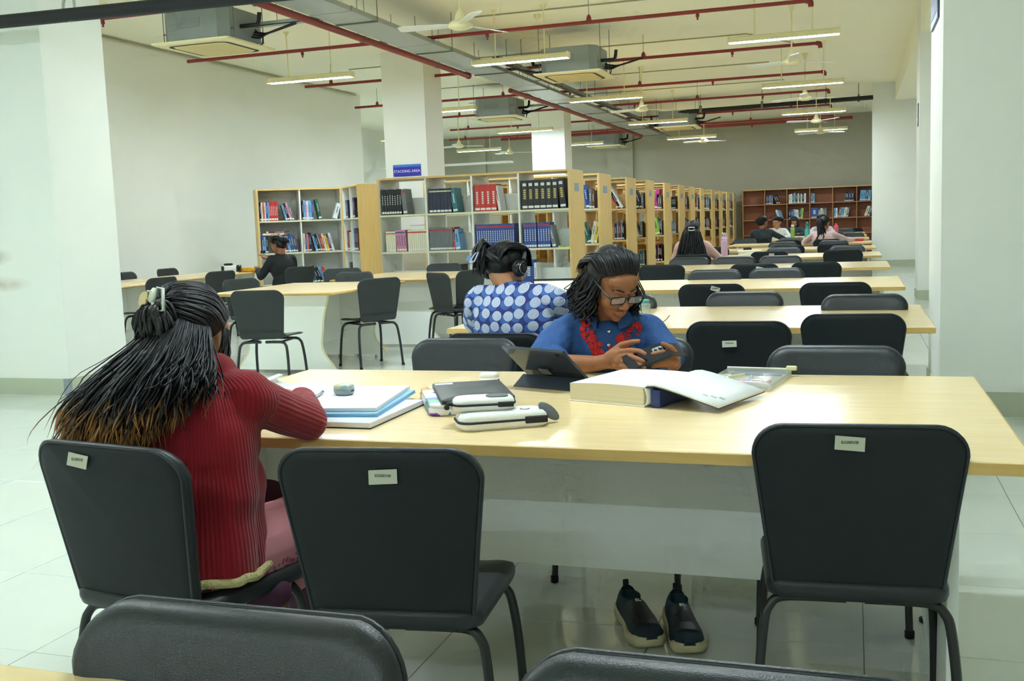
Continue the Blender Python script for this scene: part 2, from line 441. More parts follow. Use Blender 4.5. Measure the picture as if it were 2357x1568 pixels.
CH_E = pc((-1.852, 12.512), 0, 'dark chair carrying the long-haired woman with the white hair clip')
pc((-.975, 12.9), 0, 'dark chair back with a small grey label before the fifth table', (.03, .795, 0))
pc((-.122, 12.845), 0, 'dark chair back at the right before the fifth table')
pc((-.081, 14.5), FAR, 'glossy chair facing the camera behind the right of the fifth table')
pc((-.892, 14.38), FAR, 'glossy chair facing the camera behind the middle of the fifth table')
pc((-.885, 15.2), 0, 'dark chair back before the middle of the sixth table')
pc((-.27, 15.4), 0, 'dark chair back before the right of the sixth table')
pc((-1.074, 17.1), FAR, 'glossy chair facing the camera behind the middle of the sixth table')
pc((-.30, 17.15), FAR, 'glossy chair facing the camera behind the right of the sixth table')
pc((-1.951, 15.3), 0, 'dark chair back before the left of the sixth table')
CH_F = pc((-1.80, 20.75), 0, 'dark chair the man in the black jacket sits on')
CH_I = pc((-.42, 17.95), 0, 'dark chair the woman in the pink top sits on')
pc((-1.06, 18.05), 0, 'dark chair back left of the woman in pink, below the green bottle')
pc((-1.1, 19.9), FAR, 'glossy chair facing the camera behind the seventh table, below the green bottle')
CH_G = pc((-1.62, 22.70), FAR, 'chair the man in the white shirt sits on')
CH_J = pc((-.60, 22.70), FAR, 'chair the student opposite the woman in pink sits on')
pc((-.02, 22.75), FAR, 'far black chair facing the camera at the eighth table, right end')
pc((-1.95, 19.95), FAR, 'dark chair left of the man in black, behind the seventh table')
pc((-.5, 25.4), FAR, 'far black chair facing the camera at the ninth table')
CH_H = pc((-1.40, 25.5), FAR, 'chair the far student in dark clothes sits on')
pc((-.2, 28.1), FAR, 'far black chair facing the camera at the tenth table')
pc((-.15, 23.2), 0, 'dark chair back before the right end of the ninth table')
pc((.0, 28.6), 0, 'dark chair back before the right end of the last table')

# long tables: front edge y, x range
TW, TD = 2.39, 1.207
def make_table():
    t = empty('long_table')
    tp = MB().cbox(-TW/2, TW/2, 0, TD, .7205, .75, .0025).build('tabletop', M_top, t)
    e = .0022
    for (a, b, c, d) in ((-TW/2-e, TW/2+e, -e, 0.), (-TW/2-e, TW/2+e, TD, TD+e), (-TW/2-e, -TW/2, 0, TD), (TW/2, TW/2+e, 0, TD)):
        MB().box(a, b, c, d, .7225, .748).build('edge_band', M_edge, tp)
    for sx in (-1, 1):
        x = sx*(TW/2-.15)
        lg = MB().cbox(x-.0125, x+.0125, .12, TD-.12, .03, .72, .001).build('leg_panel', M_panel, t)
        for yy in (.2, TD-.2): MB().lathe([(.02, 0), (.02, .012), (.008, .013), (.008, .03)], 10, (x, yy, 0)).build('levelling_foot', M_rubber, lg)
    md = MB().cbox(-TW/2+.163, TW/2-.163, TD/2-.009, TD/2+.009, .243, .72, .001).build('modesty_panel', M_panel, t)
    for sx in (-1, 1):
        MB().lathe([(.001, -.001), (.009, -.001), (.010, .0), (.010, .002)], 12, (0, 0, 0), M=Matrix.Rotation(R_(90), 4, 'X')).xf(Matrix.Translation((sx*(TW/2-.21), TD/2-.009, .30))).build('screw_cap', M_grey, md)
    return t
TAB = make_table(); T1Y = 2.351; STEP = 2.686; TXC = .366-TW/2
TY = [T1Y+STEP*k for k in range(10)]
lab = ['long maple table in front with the open books, tablet and pencil cases'] + ['long maple table, %s from the front in the reading row' % ORD[k] for k in range(1, 10)]
for k in range(10):
    t = TAB if k == 0 else copy_tree(TAB)
    t.location = (TXC-.012*k, TY[k], 0); tag(t, lab[k], 'table', 'long tables of the reading row')
t = copy_tree(TAB); t.location = (TXC, 1.0-TD, 0); tag(t, 'long maple table at the bottom left corner, only its edge showing', 'table', 'long tables of the reading row')

# tables by the left wall, with wavy panel legs
def wave_panel(w_, z0, z1, n=14):
    L = []; Rr = []
    for k in range(n+1):
        f = k/n; z = z0+(z1-z0)*f
        hw = w_/2*(.80+.09*math.cos(f*math.pi*2)+.09*math.cos(f*math.pi*3.2+.6)*(1-f))
        L.append((-hw, z)); Rr.append((hw, z))
    return L, Rr
def wave_table(label, x0, x1, y0, y1):
    cx, cy = (x0+x1)/2, y0; t = empty('study_table', (cx, y0, 0), 0, label, 'table', 'study tables by the left wall')
    hw, d = (x1-x0)/2, y1-y0
    tp = MB().cbox(-hw, hw, 0, d, .722, .75, .003).build('tabletop', M_top, t)
    MB().tube([(-hw, 0, .736), (hw, 0, .736), (hw, d, .736), (-hw, d, .736)], .0138, 6, closed=True).build('edge_band', M_edge, tp)
    long_x = hw*2 > d
    M_c = mat('cream_edge_band', (222, 214, 170), .45)
    for s_ in (-1, 1):
        if long_x: px, span, axis = s_*(hw-.22), d*.82, 'x'
        else: px, span, axis = d/2+s_*(d/2-.22), 2*hw*.82, 'y'
        L, Rr = wave_panel(span, .03, .72)
        off = d/2 if long_x else 0
        out = [(p[0]+off, p[1]) for p in L] + [(p[0]+off, p[1]) for p in Rr[::-1]]
        pn = MB(); n2 = len(L)
        for a in range(n2-1):
            q = [(L[a][0]+off, L[a][1]), (Rr[a][0]+off, Rr[a][1]), (Rr[a+1][0]+off, Rr[a+1][1]), (L[a+1][0]+off, L[a+1][1])]
            for sg in (-1, 1):
                h = px+sg*.0125
                pn.add([((h, u, v) if axis == 'x' else (u, h, v)) for (u, v) in q], [(0, 1, 2, 3)])
        o = pn.build('leg_panel', M_panel, t)
        for E_ in (L, Rr):
            MB().tube([((px, p[0]+off, p[1]) if axis == 'x' else (p[0]+off, px, p[1])) for p in E_], .0135, 6).build('edge_band', M_c, o)
    if long_x: MB().cbox(-hw+.235, hw-.235, d/2-.009, d/2+.009, .20, .72, .001).build('modesty_panel', M_panel, t)
    else: MB().cbox(-.009, .009, .235, d-.235, .20, .72, .001).build('modesty_panel', M_panel, t)
    return t
wave_table('study table with a wavy cream leg behind the woman in red', -5.56, -4.30, 8.03, 9.55)
wave_table('study table close to the white bookshelves, beyond the other one', -5.35, -4.02, 9.95, 11.35)
wave_table('study table along the left wall, nearer one behind the pillar', -8.62, -7.66, 8.1, 10.35)
wave_table('study table along the left wall holding the camera and yellow pouch', -8.78, -7.86, 10.42, 12.85)
GP = 'charcoal shell chairs by the left wall'
def sc_(top, face, label): return chair(PLYC, top, face, label, GP)
sc_((-4.50, 7.10), 8, 'charcoal shell chair, back to camera, left of the wavy cream table leg')
sc_((-4.10, 8.60), 55, 'charcoal shell chair turned left at the right end of the study table')
sc_((-3.92, 9.40), -38, 'charcoal shell chair half hidden behind the chair turned left')
sc_((-5.88, 9.0), 250, 'charcoal shell chair at the left end of the study table beside the dark hair')
sc_((-5.05, 9.97), 180, 'charcoal shell chair behind the study table facing the camera')
sc_((-5.72, 10.95), 205, 'charcoal shell chair peeking over the study table before the tall wood panel')
sc_((-4.72, 11.70), 180, 'charcoal shell chair between the second study table and the white bookshelf')
sc_((-3.66, 9.85), 70, 'charcoal shell chair with its side to the camera left of the headphones')
sc_((-9.12, 11.25), 262, 'charcoal shell chair against the left wall, nearer of the two')
sc_((-9.14, 12.2), 268, 'charcoal shell chair against the left wall, farther of the two')
sc_((-7.36, 10.95), 72, 'charcoal shell chair left of the white camera on the wall table')
sc_((-7.24, 9.65), 80, 'charcoal shell chair seen from the side beside the pillar')
CH_D = sc_((-6.72, 11.75), 62, 'charcoal shell chair with a round sticker under the person in black')
MB().lathe([(.022, 0), (.022, .001)], 14, (0, 0, 0), M=Matrix.Rotation(R_(90), 4, 'X')).xf(Matrix.Translation((.08, -.211, .56))).build('label_sticker', M_tag, CH_D)

for o in (PADC, PLYC):
    for c in list(o.children_recursive): bpy.data.objects.remove(c)
    bpy.data.objects.remove(o)
# ================================================================ racks and books
def slots(o, mats):
    for i, m in enumerate(mats):
        o.material_slots[i].link = 'OBJECT'; o.material_slots[i].material = m
def unit_book(kind):
    mb = MB()
    mb.box(0, .09, 0, 1, 0, 1, 0).box(.91, 1, 0, 1, 0, 1, 0).box(.09, .91, 0, .05, 0, 1, 0)
    mb.box(.09, .91, .05, .97, .015, .985, 1)
    def q(x0, x1, z0, z1, mi, y=-.006): mb.add([(x0, y, z0), (x1, y, z0), (x1, y, z1), (x0, y, z1)], [(0, 1, 2, 3)], mi)
    q(.06, .94, .05, .13, 2)
    if kind in ('band', 'set'): q(0, 1, .86, .92, 3)
    if kind == 'set':
        for k in range(6): q(.34, .66, .28+k*.08, .335+k*.08, 4)
    if kind == 'gold':
        q(.2, .8, .8, .9, 3)
        for k in range(5): q(.28, .72, .36+k*.07, .41+k*.07, 4)
    if kind == 'plain':
        for k in range(5): q(.36, .64, .4+k*.08, .45+k*.08, 4)
    return mb.mesh('book', [M_blackm]*5, fix=False)
UB = {k: unit_book(k) for k in ('plain', 'set', 'band', 'gold')}
BC = {'black': (22, 23, 25), 'navy': (30, 38, 62), 'blue': (42, 76, 148), 'light blue': (112, 164, 206), 'red': (196, 52, 44), 'maroon': (110, 34, 40),
      'green': (38, 96, 74), 'teal': (46, 110, 120), 'cream': (222, 216, 190), 'white': (226, 228, 226), 'grey': (112, 116, 118), 'yellow': (222, 194, 60),
      'orange': (206, 104, 50), 'purple': (104, 62, 112), 'magenta': (190, 50, 140), 'brown': (110, 78, 54), 'pink': (206, 140, 160), 'lime': (158, 190, 62)}
def bmat(c): return mat('book_'+c.replace(' ', '_'), BC[c], .42, noise_amt=.08, nscale=40)
M_gold = mat('spine_gold', (190, 172, 90), .45); M_white_t = mat('spine_white_print', (220, 220, 214), .6); M_redband = mat('spine_red_band', (186, 48, 44), .5)
NB = [0]
class Frame:
    """a rack's own axes: origin at front left bottom, u along the front, n out of the front"""
    def __init__(s, o, ang): s.o = Vector((o[0], o[1], 0)); s.a = ang; s.u = Vector((math.cos(ang), math.sin(ang), 0)); s.d = Vector((-math.sin(ang), math.cos(ang), 0))
    def p(s, u, d, z): return s.o+s.u*u+s.d*d+Vector((0, 0, z))
def book(fr, u, dep, z, w_, h, dd, col, kind='plain', lean=0., label=None, group=None, band=None, title=None, flat=False):
    o = bpy.data.objects.new('book', UB[kind]); COL.objects.link(o); NB[0] += 1
    slots(o, [bmat(col), M_pages, M_tag, band or M_redband, title or (M_white_t if col in ('black', 'navy', 'blue', 'red', 'green', 'maroon', 'purple', 'teal', 'grey', 'brown') else bmat('navy'))])
    o.scale = (w_, dd, h)
    if flat:
        o.rotation_euler = (0, R_(90), fr.a); o.location = fr.p(u, dep, z+w_)
    else:
        o.rotation_euler = Matrix.Rotation(fr.a, 3, 'Z').to_euler() if not lean else (Matrix.Rotation(fr.a, 3, 'Z') @ Matrix.Rotation(lean, 3, 'Y')).to_euler()
        lift = (math.sin(-lean)*0 + (w_*math.sin(lean) if lean > 0 else 0))
        o.location = fr.p(u, dep, z+max(0, lift))
    tag(o, label, 'book', group)
    return o
def place_of(s): return s
def row(fr, u0, u1, dep, z, spec, place, kind_group=None, names=None):
    """spec: list of (colour, width, height, kind, lean) set down from left to right"""
    u = u0; cnt = {}; tot = {}
    for sp in spec: tot[sp[0]] = tot.get(sp[0], 0)+1
    for sp in spec:
        col, w_, h, kind = sp[:4]; lean = sp[4] if len(sp) > 4 else 0.
        if u+w_ > u1: break
        cnt[col] = cnt.get(col, 0)+1
        nm = ('%s %s book' % (ORD[cnt[col]-1], col)) if tot[col] > 1 else '%s book' % col
        lb = '%s from the left in %s' % (nm, place) if tot[col] > 1 else '%s in %s' % (nm, place)
        book(fr, u, dep, z, w_, h, .20, col, kind, lean, lb, 'books in '+place)
        u += (w_/max(.3, math.cos(lean)) if lean else w_)+.0015
    return u
def lean_row(fr, u0, dep, z, cols, place, lean=-.3, h=.27, w_=.03, d=.2):
    cnt = {}
    for k, c in enumerate(cols):
        cnt[c] = cnt.get(c, 0)+1
        l = lean*(1-.0*k)
        hh = h*(.86+.16*((k*7) % 5)/5)
        u = u0+k*(w_/math.cos(l)+.002)
        nm = ('%s leaning %s book from the left' % (ORD[cnt[c]-1], c)) if cols.count(c) > 1 else 'leaning %s book' % c
        # a negative lean tips the top to the left
        book(fr, u, dep, z, w_, hh, d, c, 'plain', l, '%s in %s' % (nm, place), 'books in '+place)
SH = [.06, .48, .965, 1.45]; TOPZ = 1.93; TH = .024
def make_rack(label, fr, edges, depth, inner, plate=None, back=None, stops=True, ends=M_rackwood, topm=M_rackwood, shelves=SH, topz=TOPZ, endh=0.):
    L = edges[-1]
    r = empty('book_rack', fr.o, fr.a, label, 'bookshelf', 'library book racks')
    t = TH
    for k, (a, b) in enumerate(((-.03, 0), (L, L+.03))):
        ep = MB().cbox(a, b, -.006, depth+.006, 0, topz+endh, .002).build('end_panel', ends, r)
        if inner is M_rackwhite: MB().box(*((0, .004) if k == 0 else (L-.004, L)), .0, depth, shelves[0], topz-t).build('lining', inner, ep)
        if plate and k == 1:
            MB().cbox(b, b+.004, depth*.30, depth*.62, topz-.27, topz-.17, .001).build('label_plate', plate, ep)
    MB().cbox(0, L, 0, depth, topz-t, topz, .002).build('top_board', topm, r)
    MB().box(.0, L, -.005, .0, topz-t, topz).build('front_lipping', M_rackwood, r)
    for z in shelves:
        s_ = MB().cbox(0, L, .0, depth, z-t, z, .001).build('shelf', inner, r)
        MB().box(0, L, -.004, 0, z-t, z).build('front_lipping', M_rackcream if inner is M_rackwhite else ends, s_)
    MB().box(0, L, .02, depth-.02, 0, shelves[0]-t).build('plinth', ends, r)
    for e in edges[1:-1]:
        zs = list(shelves)+[topz]
        dv = MB().box(e-.011, e+.011, .004, depth-.004, shelves[0], topz-t).build('divider', inner, r)
    if stops:
        for z in shelves[1:]:
            for a, b in zip(edges[:-1], edges[1:]):
                MB().box(a+.012, b-.012, depth/2-.006, depth/2+.006, z, z+.22).build('back_stop', inner, r)
    if back is not None:
        MB().box(0, L, depth-.012, depth-.002, shelves[0], topz-t).build('back_board', back, r)
    return r
PLATE = mat('rack_plate_blue_grey', (140, 158, 172), .5, noise_amt=.25, nscale=120)
ED = [0, .662, 1.298, 1.927, 2.577]
RY = [(12.5, 13.15), (14.06, 14.78), (15.89, 16.58), (17.51, 18.2), (19.25, 19.95), (20.96, 21.65), (22.45, 23.11), (24.07, 24.64), (26.05, 26.6), (27.59, 28.19), (29.23, 29.81), (30.91, 31.55)]
RF = []
for k, (a, b) in enumerate(RY):
    fr = Frame((-5.937, a), 0.); RF.append(fr)
    lb = 'white four-bay book rack facing the camera, nearest of the rack rows' if k == 0 else 'wooden book rack, %s in the row of racks from the front' % ORD[k]
    make_rack(lb, fr, ED, b-a, M_rackwhite if k in (0, 1) else M_rackwood, PLATE)
# ---- first rack, top shelf
F1 = RF[0]; TX = 'first rack'
z = 1.45
for k in range(8): book(F1, .022+k*.036, .02, z, .034, .335-.006*(k % 3), .22, 'black', 'plain', 0, ORD[k]+' from left, black journal volume, left bay of the top shelf', 'black volumes, top shelf left bay', title=M_white_t)
book(F1, .33, .02, z, .06, .33, .22, 'grey', 'band', -.10, 'grey book with a red top edge leaning beside the eight black volumes', None)
for k in range(6): book(F1, .70+k*.052, .02, z, .05, .315, .22, 'navy', 'band', 0, ORD[k]+' from left, navy volume with a pale band, second bay of the top shelf', 'navy volumes, top shelf second bay', band=mat('pale_band', (190, 188, 150), .6))
book(F1, 1.03, .02, z, .07, .31, .22, 'teal', 'plain', -.12, 'dark teal book leaning right of the navy volumes', None)
for k in range(4): book(F1, 1.33+k*.074, .02, z, .072, .34, .24, 'red', 'set', 0, ORD[k]+' from left, thick red volume with white lettering on the top shelf', 'red volumes on the top shelf', band=bmat('red'), title=M_white_t)
book(F1, 1.645, .03, z, .035, .32, .22, 'white', 'plain', -.14, 'white book leaning against the red volumes', None)
for k in range(6): book(F1, 1.965+k*.079, .02, z, .076, .365, .25, 'black', 'gold', 0, ORD[k]+' from left, black and gold volume, right bay of the top shelf', 'black and gold volumes', band=M_white_t, title=M_gold)
book(F1, 2.465, .02, z, .076, .37, .25, 'black', 'gold', -.09, 'last black and gold volume, leaning, cover showing', None, band=M_white_t, title=M_gold)
# second shelf
z = .965
for k in range(5): book(F1, .06+k*.028, .02, z, .026, .27, .2, 'cream', 'band', 0, ORD[k]+' from left, orange-topped cream journal, left bay of the second shelf', 'cream journals with orange tops', band=bmat('orange'))
for k in range(4): book(F1, .212+k*.036, .02, z, .034, .285, .2, 'pink', 'set', -.05, ORD[k]+' from left, journal with a pink and blue spine among the cream journals', 'pink and blue journals', band=bmat('blue'), title=bmat('blue'))
for k in range(9): book(F1, .375+k*.03, .02, z, .028, .28, .2, 'cream', 'band', 0, ORD[k]+' from left, red-topped cream journal, left bay of the second shelf', 'cream journals with red tops')
for k in range(15): book(F1, .685+k*.0215, .02, z, .02, .30, .2, 'grey', 'band', 0, ORD[k]+' from left, slim grey-blue journal in the second bay of the second shelf', 'slim grey-blue journals')
book(F1, 1.012, .02, z, .024, .30, .2, 'red', 'plain', 0, 'single red book right of the slim grey-blue journals', None)
book(F1, 1.045, .02, z, .07, .27, .2, 'light blue', 'plain', -.12, 'pale blue book leaning in the second bay of the second shelf', None)
for k in range(17): book(F1, 1.335+k*.0302, .02, z, .029, .32, .2, 'blue', 'set', 0, ORD[k]+' from left, blue volume with red band, third bay of the second shelf', 'blue volumes, third bay', band=M_redband)
for k in range(10): book(F1, 1.975+k*.0335+(.012 if k > 4 else 0), .02, z, .032, .32, .2, 'blue', 'set', 0, ORD[k]+' from left, blue volume with red band, right bay of the second shelf', 'blue volumes, right bay', band=M_redband)
book(F1, 2.345, .03, z, .05, .28, .2, 'grey', 'plain', -.2, 'grey-blue book leaning right of the blue volumes in the right bay', None)
book(F1, 2.42, .03, z, .02, .14, .2, 'lime', 'plain', 0, 'thin green book lying flat in the right bay of the second shelf', None, flat=True)
# third and bottom shelf
z = .48
row(F1, .05, .62, .05, z, [('black', .09, .13, 'plain'), ('black', .05, .12, 'plain'), ('yellow', .12, .1, 'plain'), ('yellow', .12, .1, 'plain')], 'the left bay of the third shelf')
row(F1, .90, 1.29, .05, z, [('brown', .05, .24, 'plain'), ('cream', .04, .26, 'plain'), ('cream', .04, .27, 'plain'), ('grey', .05, .30, 'plain'), ('black', .03, .3, 'plain')], 'the second bay of the third shelf')
row(F1, 1.95, 2.55, .03, z, [('blue', .14, .34, 'plain'), ('white', .03, .3, 'plain')], 'the right bay of the third shelf')
z = .06
row(F1, 1.0, 1.9, .03, z, [('black', .04, .26, 'gold')]*4+[('blue', .04, .26, 'set')]*6, 'the bottom shelf behind the side-on chair')
# ---- other racks: right bays and what shows between
mixes = [
 [(3, 1.45, [('blue', .05, .33, -.15)], 2.2), (3, .965, [('green', .05, .3, -.3), ('cream', .045, .31, .2), ('yellow', .045, .3, .2)], 2.2), (3, .48, [('black', .03, .28, 0), ('teal', .03, .28, 0), ('magenta', .04, .3, 0), ('grey', .04, .3, 0)], 2.15), (1, 1.45, [('grey', .06, .28, 0)]*5, .75), (0, .965, [('brown', .06, .3, 0), ('grey', .05, .28, 0), ('brown', .05, .28, 0)], .15), (2, .965, [('maroon', .05, .26, 0), ('black', .05, .3, 0), ('brown', .06, .3, 0)], 1.4)],
 [(3, 1.45, [('orange', .03, .28, -.55), ('black', .03, .3, -.5), ('white', .045, .4, -.55)], 2.18), (3, .965, [('navy', .03, .26, 0), ('grey', .03, .28, 0), ('maroon', .03, .27, 0), ('grey', .04, .3, 0), ('black', .03, .26, 0)], 2.2), (3, .48, [('navy', .04, .28, 0), ('grey', .04, .28, 0)], 2.3), (1, .965, [('brown', .05, .3, 0), ('black', .05, .28, 0), ('grey', .05, .28, 0)], .8)],
 [(3, 1.45, [('black', .05, .34, -.3), ('black', .05, .32, -.3)], 2.2), (3, .965, [('cream', .04, .34, -.45), ('grey', .03, .3, -.4)], 2.25), (3, .48, [('blue', .06, .2, 0), ('teal', .05, .26, 0)], 2.3)],
 [(3, 1.45, [('magenta', .07, .36, .15)], 2.32), (3, .965, [('lime', .1, .32, -.2), ('teal', .03, .3, -.2)], 2.2), (3, .48, [('black', .05, .3, 0), ('maroon', .07, .32, 0), ('black', .06, .3, 0)], 2.25)],
 [(3, 1.45, [('black', .025, .25, 0)]*5, 2.2), (3, .965, [('grey', .025, .25, 0)]*5, 2.2)],
 [(3, 1.45, [('grey', .05, .3, 0), ('pink', .05, .3, 0)], 2.3), (3, .965, [('navy', .04, .28, 0), ('grey', .05, .3, 0)], 2.3)],
 [(3, 1.45, [('white', .06, .3, -.2), ('red', .04, .28, -.2)], 2.2), (3, .965, [('teal', .05, .28, 0), ('navy', .05, .3, 0)], 2.3)],
 [(3, 1.45, [('black', .05, .3, 0), ('grey', .05, .3, 0)], 2.3), (3, .965, [('black', .06, .3, 0)], 2.35)],
 [(3, 1.45, [('black', .07, .32, 0)], 2.35), (3, .965, [('black', .07, .32, 0)], 2.35)],
 [(3, 1.45, [('black', .07, .3, 0)], 2.35), (3, .965, [('navy', .07, .32, -.3)], 2.35)],
 [(3, 1.45, [('navy', .07, .3, 0)], 2.35), (3, .965, [('maroon', .07, .3, 0)], 2.35)]]
BAY = ['left', 'second', 'third', 'right']; SHN = {1.45: 'top', .965: 'second', .48: 'third'}
for k, mx in enumerate(mixes):
    fr = RF[k+1]
    for bay, zz, bl, u0 in mx:
        cnt = {}; u = 2.388 if bay == 3 else u0; names = [x[0] for x in bl]
        if bay == 3 and len(bl) < 3: bl = bl+[('grey', .04, .27, 0), ('brown', .035, .25, 0)][:3-len(bl)]; names = [x[0] for x in bl]
        for (c, w_, h, ln) in bl:
            cnt[c] = cnt.get(c, 0)+1
            nm = '%s book' % c if names.count(c) == 1 else '%s %s book' % (ORD[cnt[c]-1], c)
            if abs(ln) > .3 or ln: u += .0
            book(fr, min(u+(.3*h*math.sin(-ln) if ln < 0 else 0), 2.54-w_), .03, zz, w_, h, .2, c, 'plain', ln, '%s in the %s bay, %s shelf of the %s rack' % (nm, BAY[bay], SHN[zz], ORD[k+1]), 'books on the wooden racks')
            u += w_/math.cos(ln)+.003
# ---- the two racks standing at an angle by the left wall
FA = Frame((-8.50, 13.68), R_(36)); FB = Frame((-7.47, 14.42), R_(-51))
make_rack('white corner bookshelf with mixed books behind the person in black', FA, [0, .62, 1.24], .5, M_rackwhite, None, M_rackwhite, False)
make_rack('narrow angled bookshelf with a tall wood end panel beside the corner bookshelf', FB, [0, .5, 1.06], .62, M_rackwhite, None, M_rackwhite, False)
P1 = 'the upper left bay of the corner bookshelf'
row(FA, .02, .34, .03, 1.45, [('black', .02, .29, 'plain'), ('white', .018, .28, 'plain'), ('orange', .03, .29, 'plain'), ('white', .016, .28, 'plain'), ('blue', .026, .29, 'plain'), ('light blue', .02, .28, 'plain')] + [('red', .024, .295, 'set')]*5, P1)
lean_row(FA, .40, .03, 1.45, ['light blue', 'black', 'pink', 'grey'], P1, -.25, .28, .03)
P2 = 'the upper right bay of the corner bookshelf'
row(FA, .65, .86, .03, 1.45, [('navy', .02, .29, 'plain'), ('light blue', .026, .3, 'plain'), ('pink', .02, .29, 'plain'), ('white', .022, .29, 'plain'), ('light blue', .026, .3, 'plain'), ('light blue', .024, .28, 'plain'), ('blue', .02, .29, 'plain')], P2)
book(FA, .90, .03, 1.45, .045, .31, .2, 'green', 'plain', -.17, 'thick green book leaning in '+P2, None)
book(FA, 1.12, .06, 1.45, .06, .24, .16, 'white', 'plain', .3, 'white leaning book at the right edge of '+P2, None)
P3 = 'the middle left bay of the corner bookshelf'
row(FA, .02, .14, .03, .965, [('blue', .03, .26, 'plain'), ('light blue', .03, .25, 'plain'), ('black', .03, .26, 'plain')], P3)
lean_row(FA, .25, .03, .965, ['black', 'white', 'green', 'pink', 'maroon', 'light blue', 'blue', 'teal', 'purple'], P3, -.2, .29, .032)
book(FA, .04, .03, .965+.27, .03, .32, .2, 'cream', 'plain', 0, 'cream book lying flat on the row in '+P3, None, flat=True)
book(FA, .08, .03, .965+.302, .028, .36, .2, 'maroon', 'plain', 0, 'dark red book lying flat, topmost in '+P3, None, flat=True)
P4 = 'the middle right bay of the corner bookshelf'
row(FA, .64, .84, .03, .965, [('cream', .03, .28, 'plain'), ('blue', .02, .27, 'plain'), ('pink', .02, .27, 'plain'), ('red', .016, .26, 'plain'), ('navy', .03, .29, 'plain')], P4)
lean_row(FA, .83, .03, .965, ['light blue', 'black', 'grey', 'red', 'cream', 'yellow', 'purple', 'white'], P4, -.24, .28, .033)
P5 = 'the lower right bay of the corner bookshelf'
lean_row(FA, .74, .03, .48, ['pink', 'teal', 'navy', 'black', 'light blue', 'red'], P5, -.38, .28, .042)
P6 = 'the narrow angled bookshelf'
row(FB, .05, .45, .03, 1.45, [('blue', .05, .28, 'plain'), ('grey', .06, .27, 'plain'), ('navy', .05, .27, 'plain')], 'the upper left of '+P6)
row(FB, .56, 1.0, .03, 1.45, [('purple', .06, .3, 'plain'), ('black', .08, .29, 'plain')], 'the upper right of '+P6)
row(FB, .05, .45, .03, .965, [('red', .06, .3, 'plain'), ('maroon', .05, .29, 'plain'), ('black', .05, .28, 'plain'), ('cream', .05, .28, 'plain')], 'the middle left of '+P6)
row(FB, .56, 1.0, .03, .965, [('blue', .07, .33, 'plain'), ('navy', .07, .32, 'plain'), ('black', .06, .33, 'plain'), ('maroon', .06, .32, 'plain')], 'the middle right of '+P6)
row(FB, .1, .4, .03, .48, [('grey', .08, .3, 'plain'), ('brown', .06, .26, 'plain')], 'the lower left of '+P6)
# ---- far bookcase
FF = Frame((-3.12, 31.58), 0.)
make_rack('brown wall bookcase at the far end of the hall', FF, [0, .62, 1.255, 1.9, 2.54, 3.2, 3.83], .36, M_farwood, None, M_farback, False, M_farwood, M_farwood, [.06, .66, 1.11, 1.56], 2.0)
def farrow(bay, zz, bl):
    e = [0, .62, 1.255, 1.9, 2.54, 3.2, 3.83]; nm = {1.56: 'top', 1.11: 'second'}[zz]
    u = e[bay]+bl[0]; cnt = {}; names = [x[0] for x in bl[1:]]
    for (c, w_, h, ln) in bl[1:]:
        cnt[c] = cnt.get(c, 0)+1; t_ = '%s book' % c if names.count(c) == 1 else '%s %s book' % (ORD[cnt[c]-1], c)
        book(FF, u+(h*math.sin(-ln) if ln < 0 else 0), .03, zz, w_, h, .2, c, 'plain', ln, '%s in bay %s, %s shelf of the far bookcase' % (t_, ORD[bay], nm), 'books in the far bookcase')
        u += w_/math.cos(ln)+.004
farrow(1, 1.56, [.03, ('navy', .03, .27, 0), ('purple', .03, .27, 0), ('navy', .03, .27, 0), ('light blue', .03, .27, 0), ('purple', .03, .27, 0), ('grey', .03, .26, 0), ('black', .05, .28, -.4), ('black', .05, .28, -.4)])
farrow(2, 1.56, [.05, ('cream', .05, .26, 0), ('white', .04, .28, 0), ('grey', .04, .27, 0), ('light blue', .05, .3, 0), ('black', .05, .31, 0), ('cream', .04, .28, 0), ('navy', .04, .3, 0), ('cream', .04, .27, 0), ('black', .05, .3, 0), ('white', .05, .28, 0)])
farrow(3, 1.56, [.03, ('grey', .05, .28, 0), ('light blue', .05, .27, 0)])
farrow(4, 1.56, [.32, ('green', .04, .3, .15), ('navy', .07, .28, 0), ('navy', .07, .28, 0), ('navy', .07, .28, 0)])
farrow(5, 1.56, [.08, ('light blue', .07, .3, .1), ('light blue', .07, .3, .1), ('teal', .07, .3, .1), ('light blue', .07, .3, .1)])
farrow(1, 1.11, [.3, ('white', .05, .28, -.3), ('light blue', .05, .27, -.3), ('grey', .05, .27, -.3)])
farrow(2, 1.11, [.05, ('navy', .06, .27, 0), ('blue', .06, .27, 0), ('light blue', .04, .28, 0), ('cream', .05, .27, 0), ('white', .05, .26, 0), ('green', .05, .3, .1), ('lime', .06, .3, .1)])
farrow(3, 1.11, [.03, ('blue', .2, .3, 0), ('grey', .06, .26, 0), ('cream', .06, .28, 0), ('grey', .05, .28, 0), ('grey', .05, .28, 0)])
farrow(4, 1.11, [.03, ('light blue', .05, .27, 0), ('white', .05, .27, 0), ('grey', .07, .28, .2), ('light blue', .07, .28, .2), ('cream', .07, .28, .2), ('grey', .06, .28, .2)])
farrow(5, 1.11, [.2, ('cream', .07, .3, .35), ('grey', .07, .3, .35)])
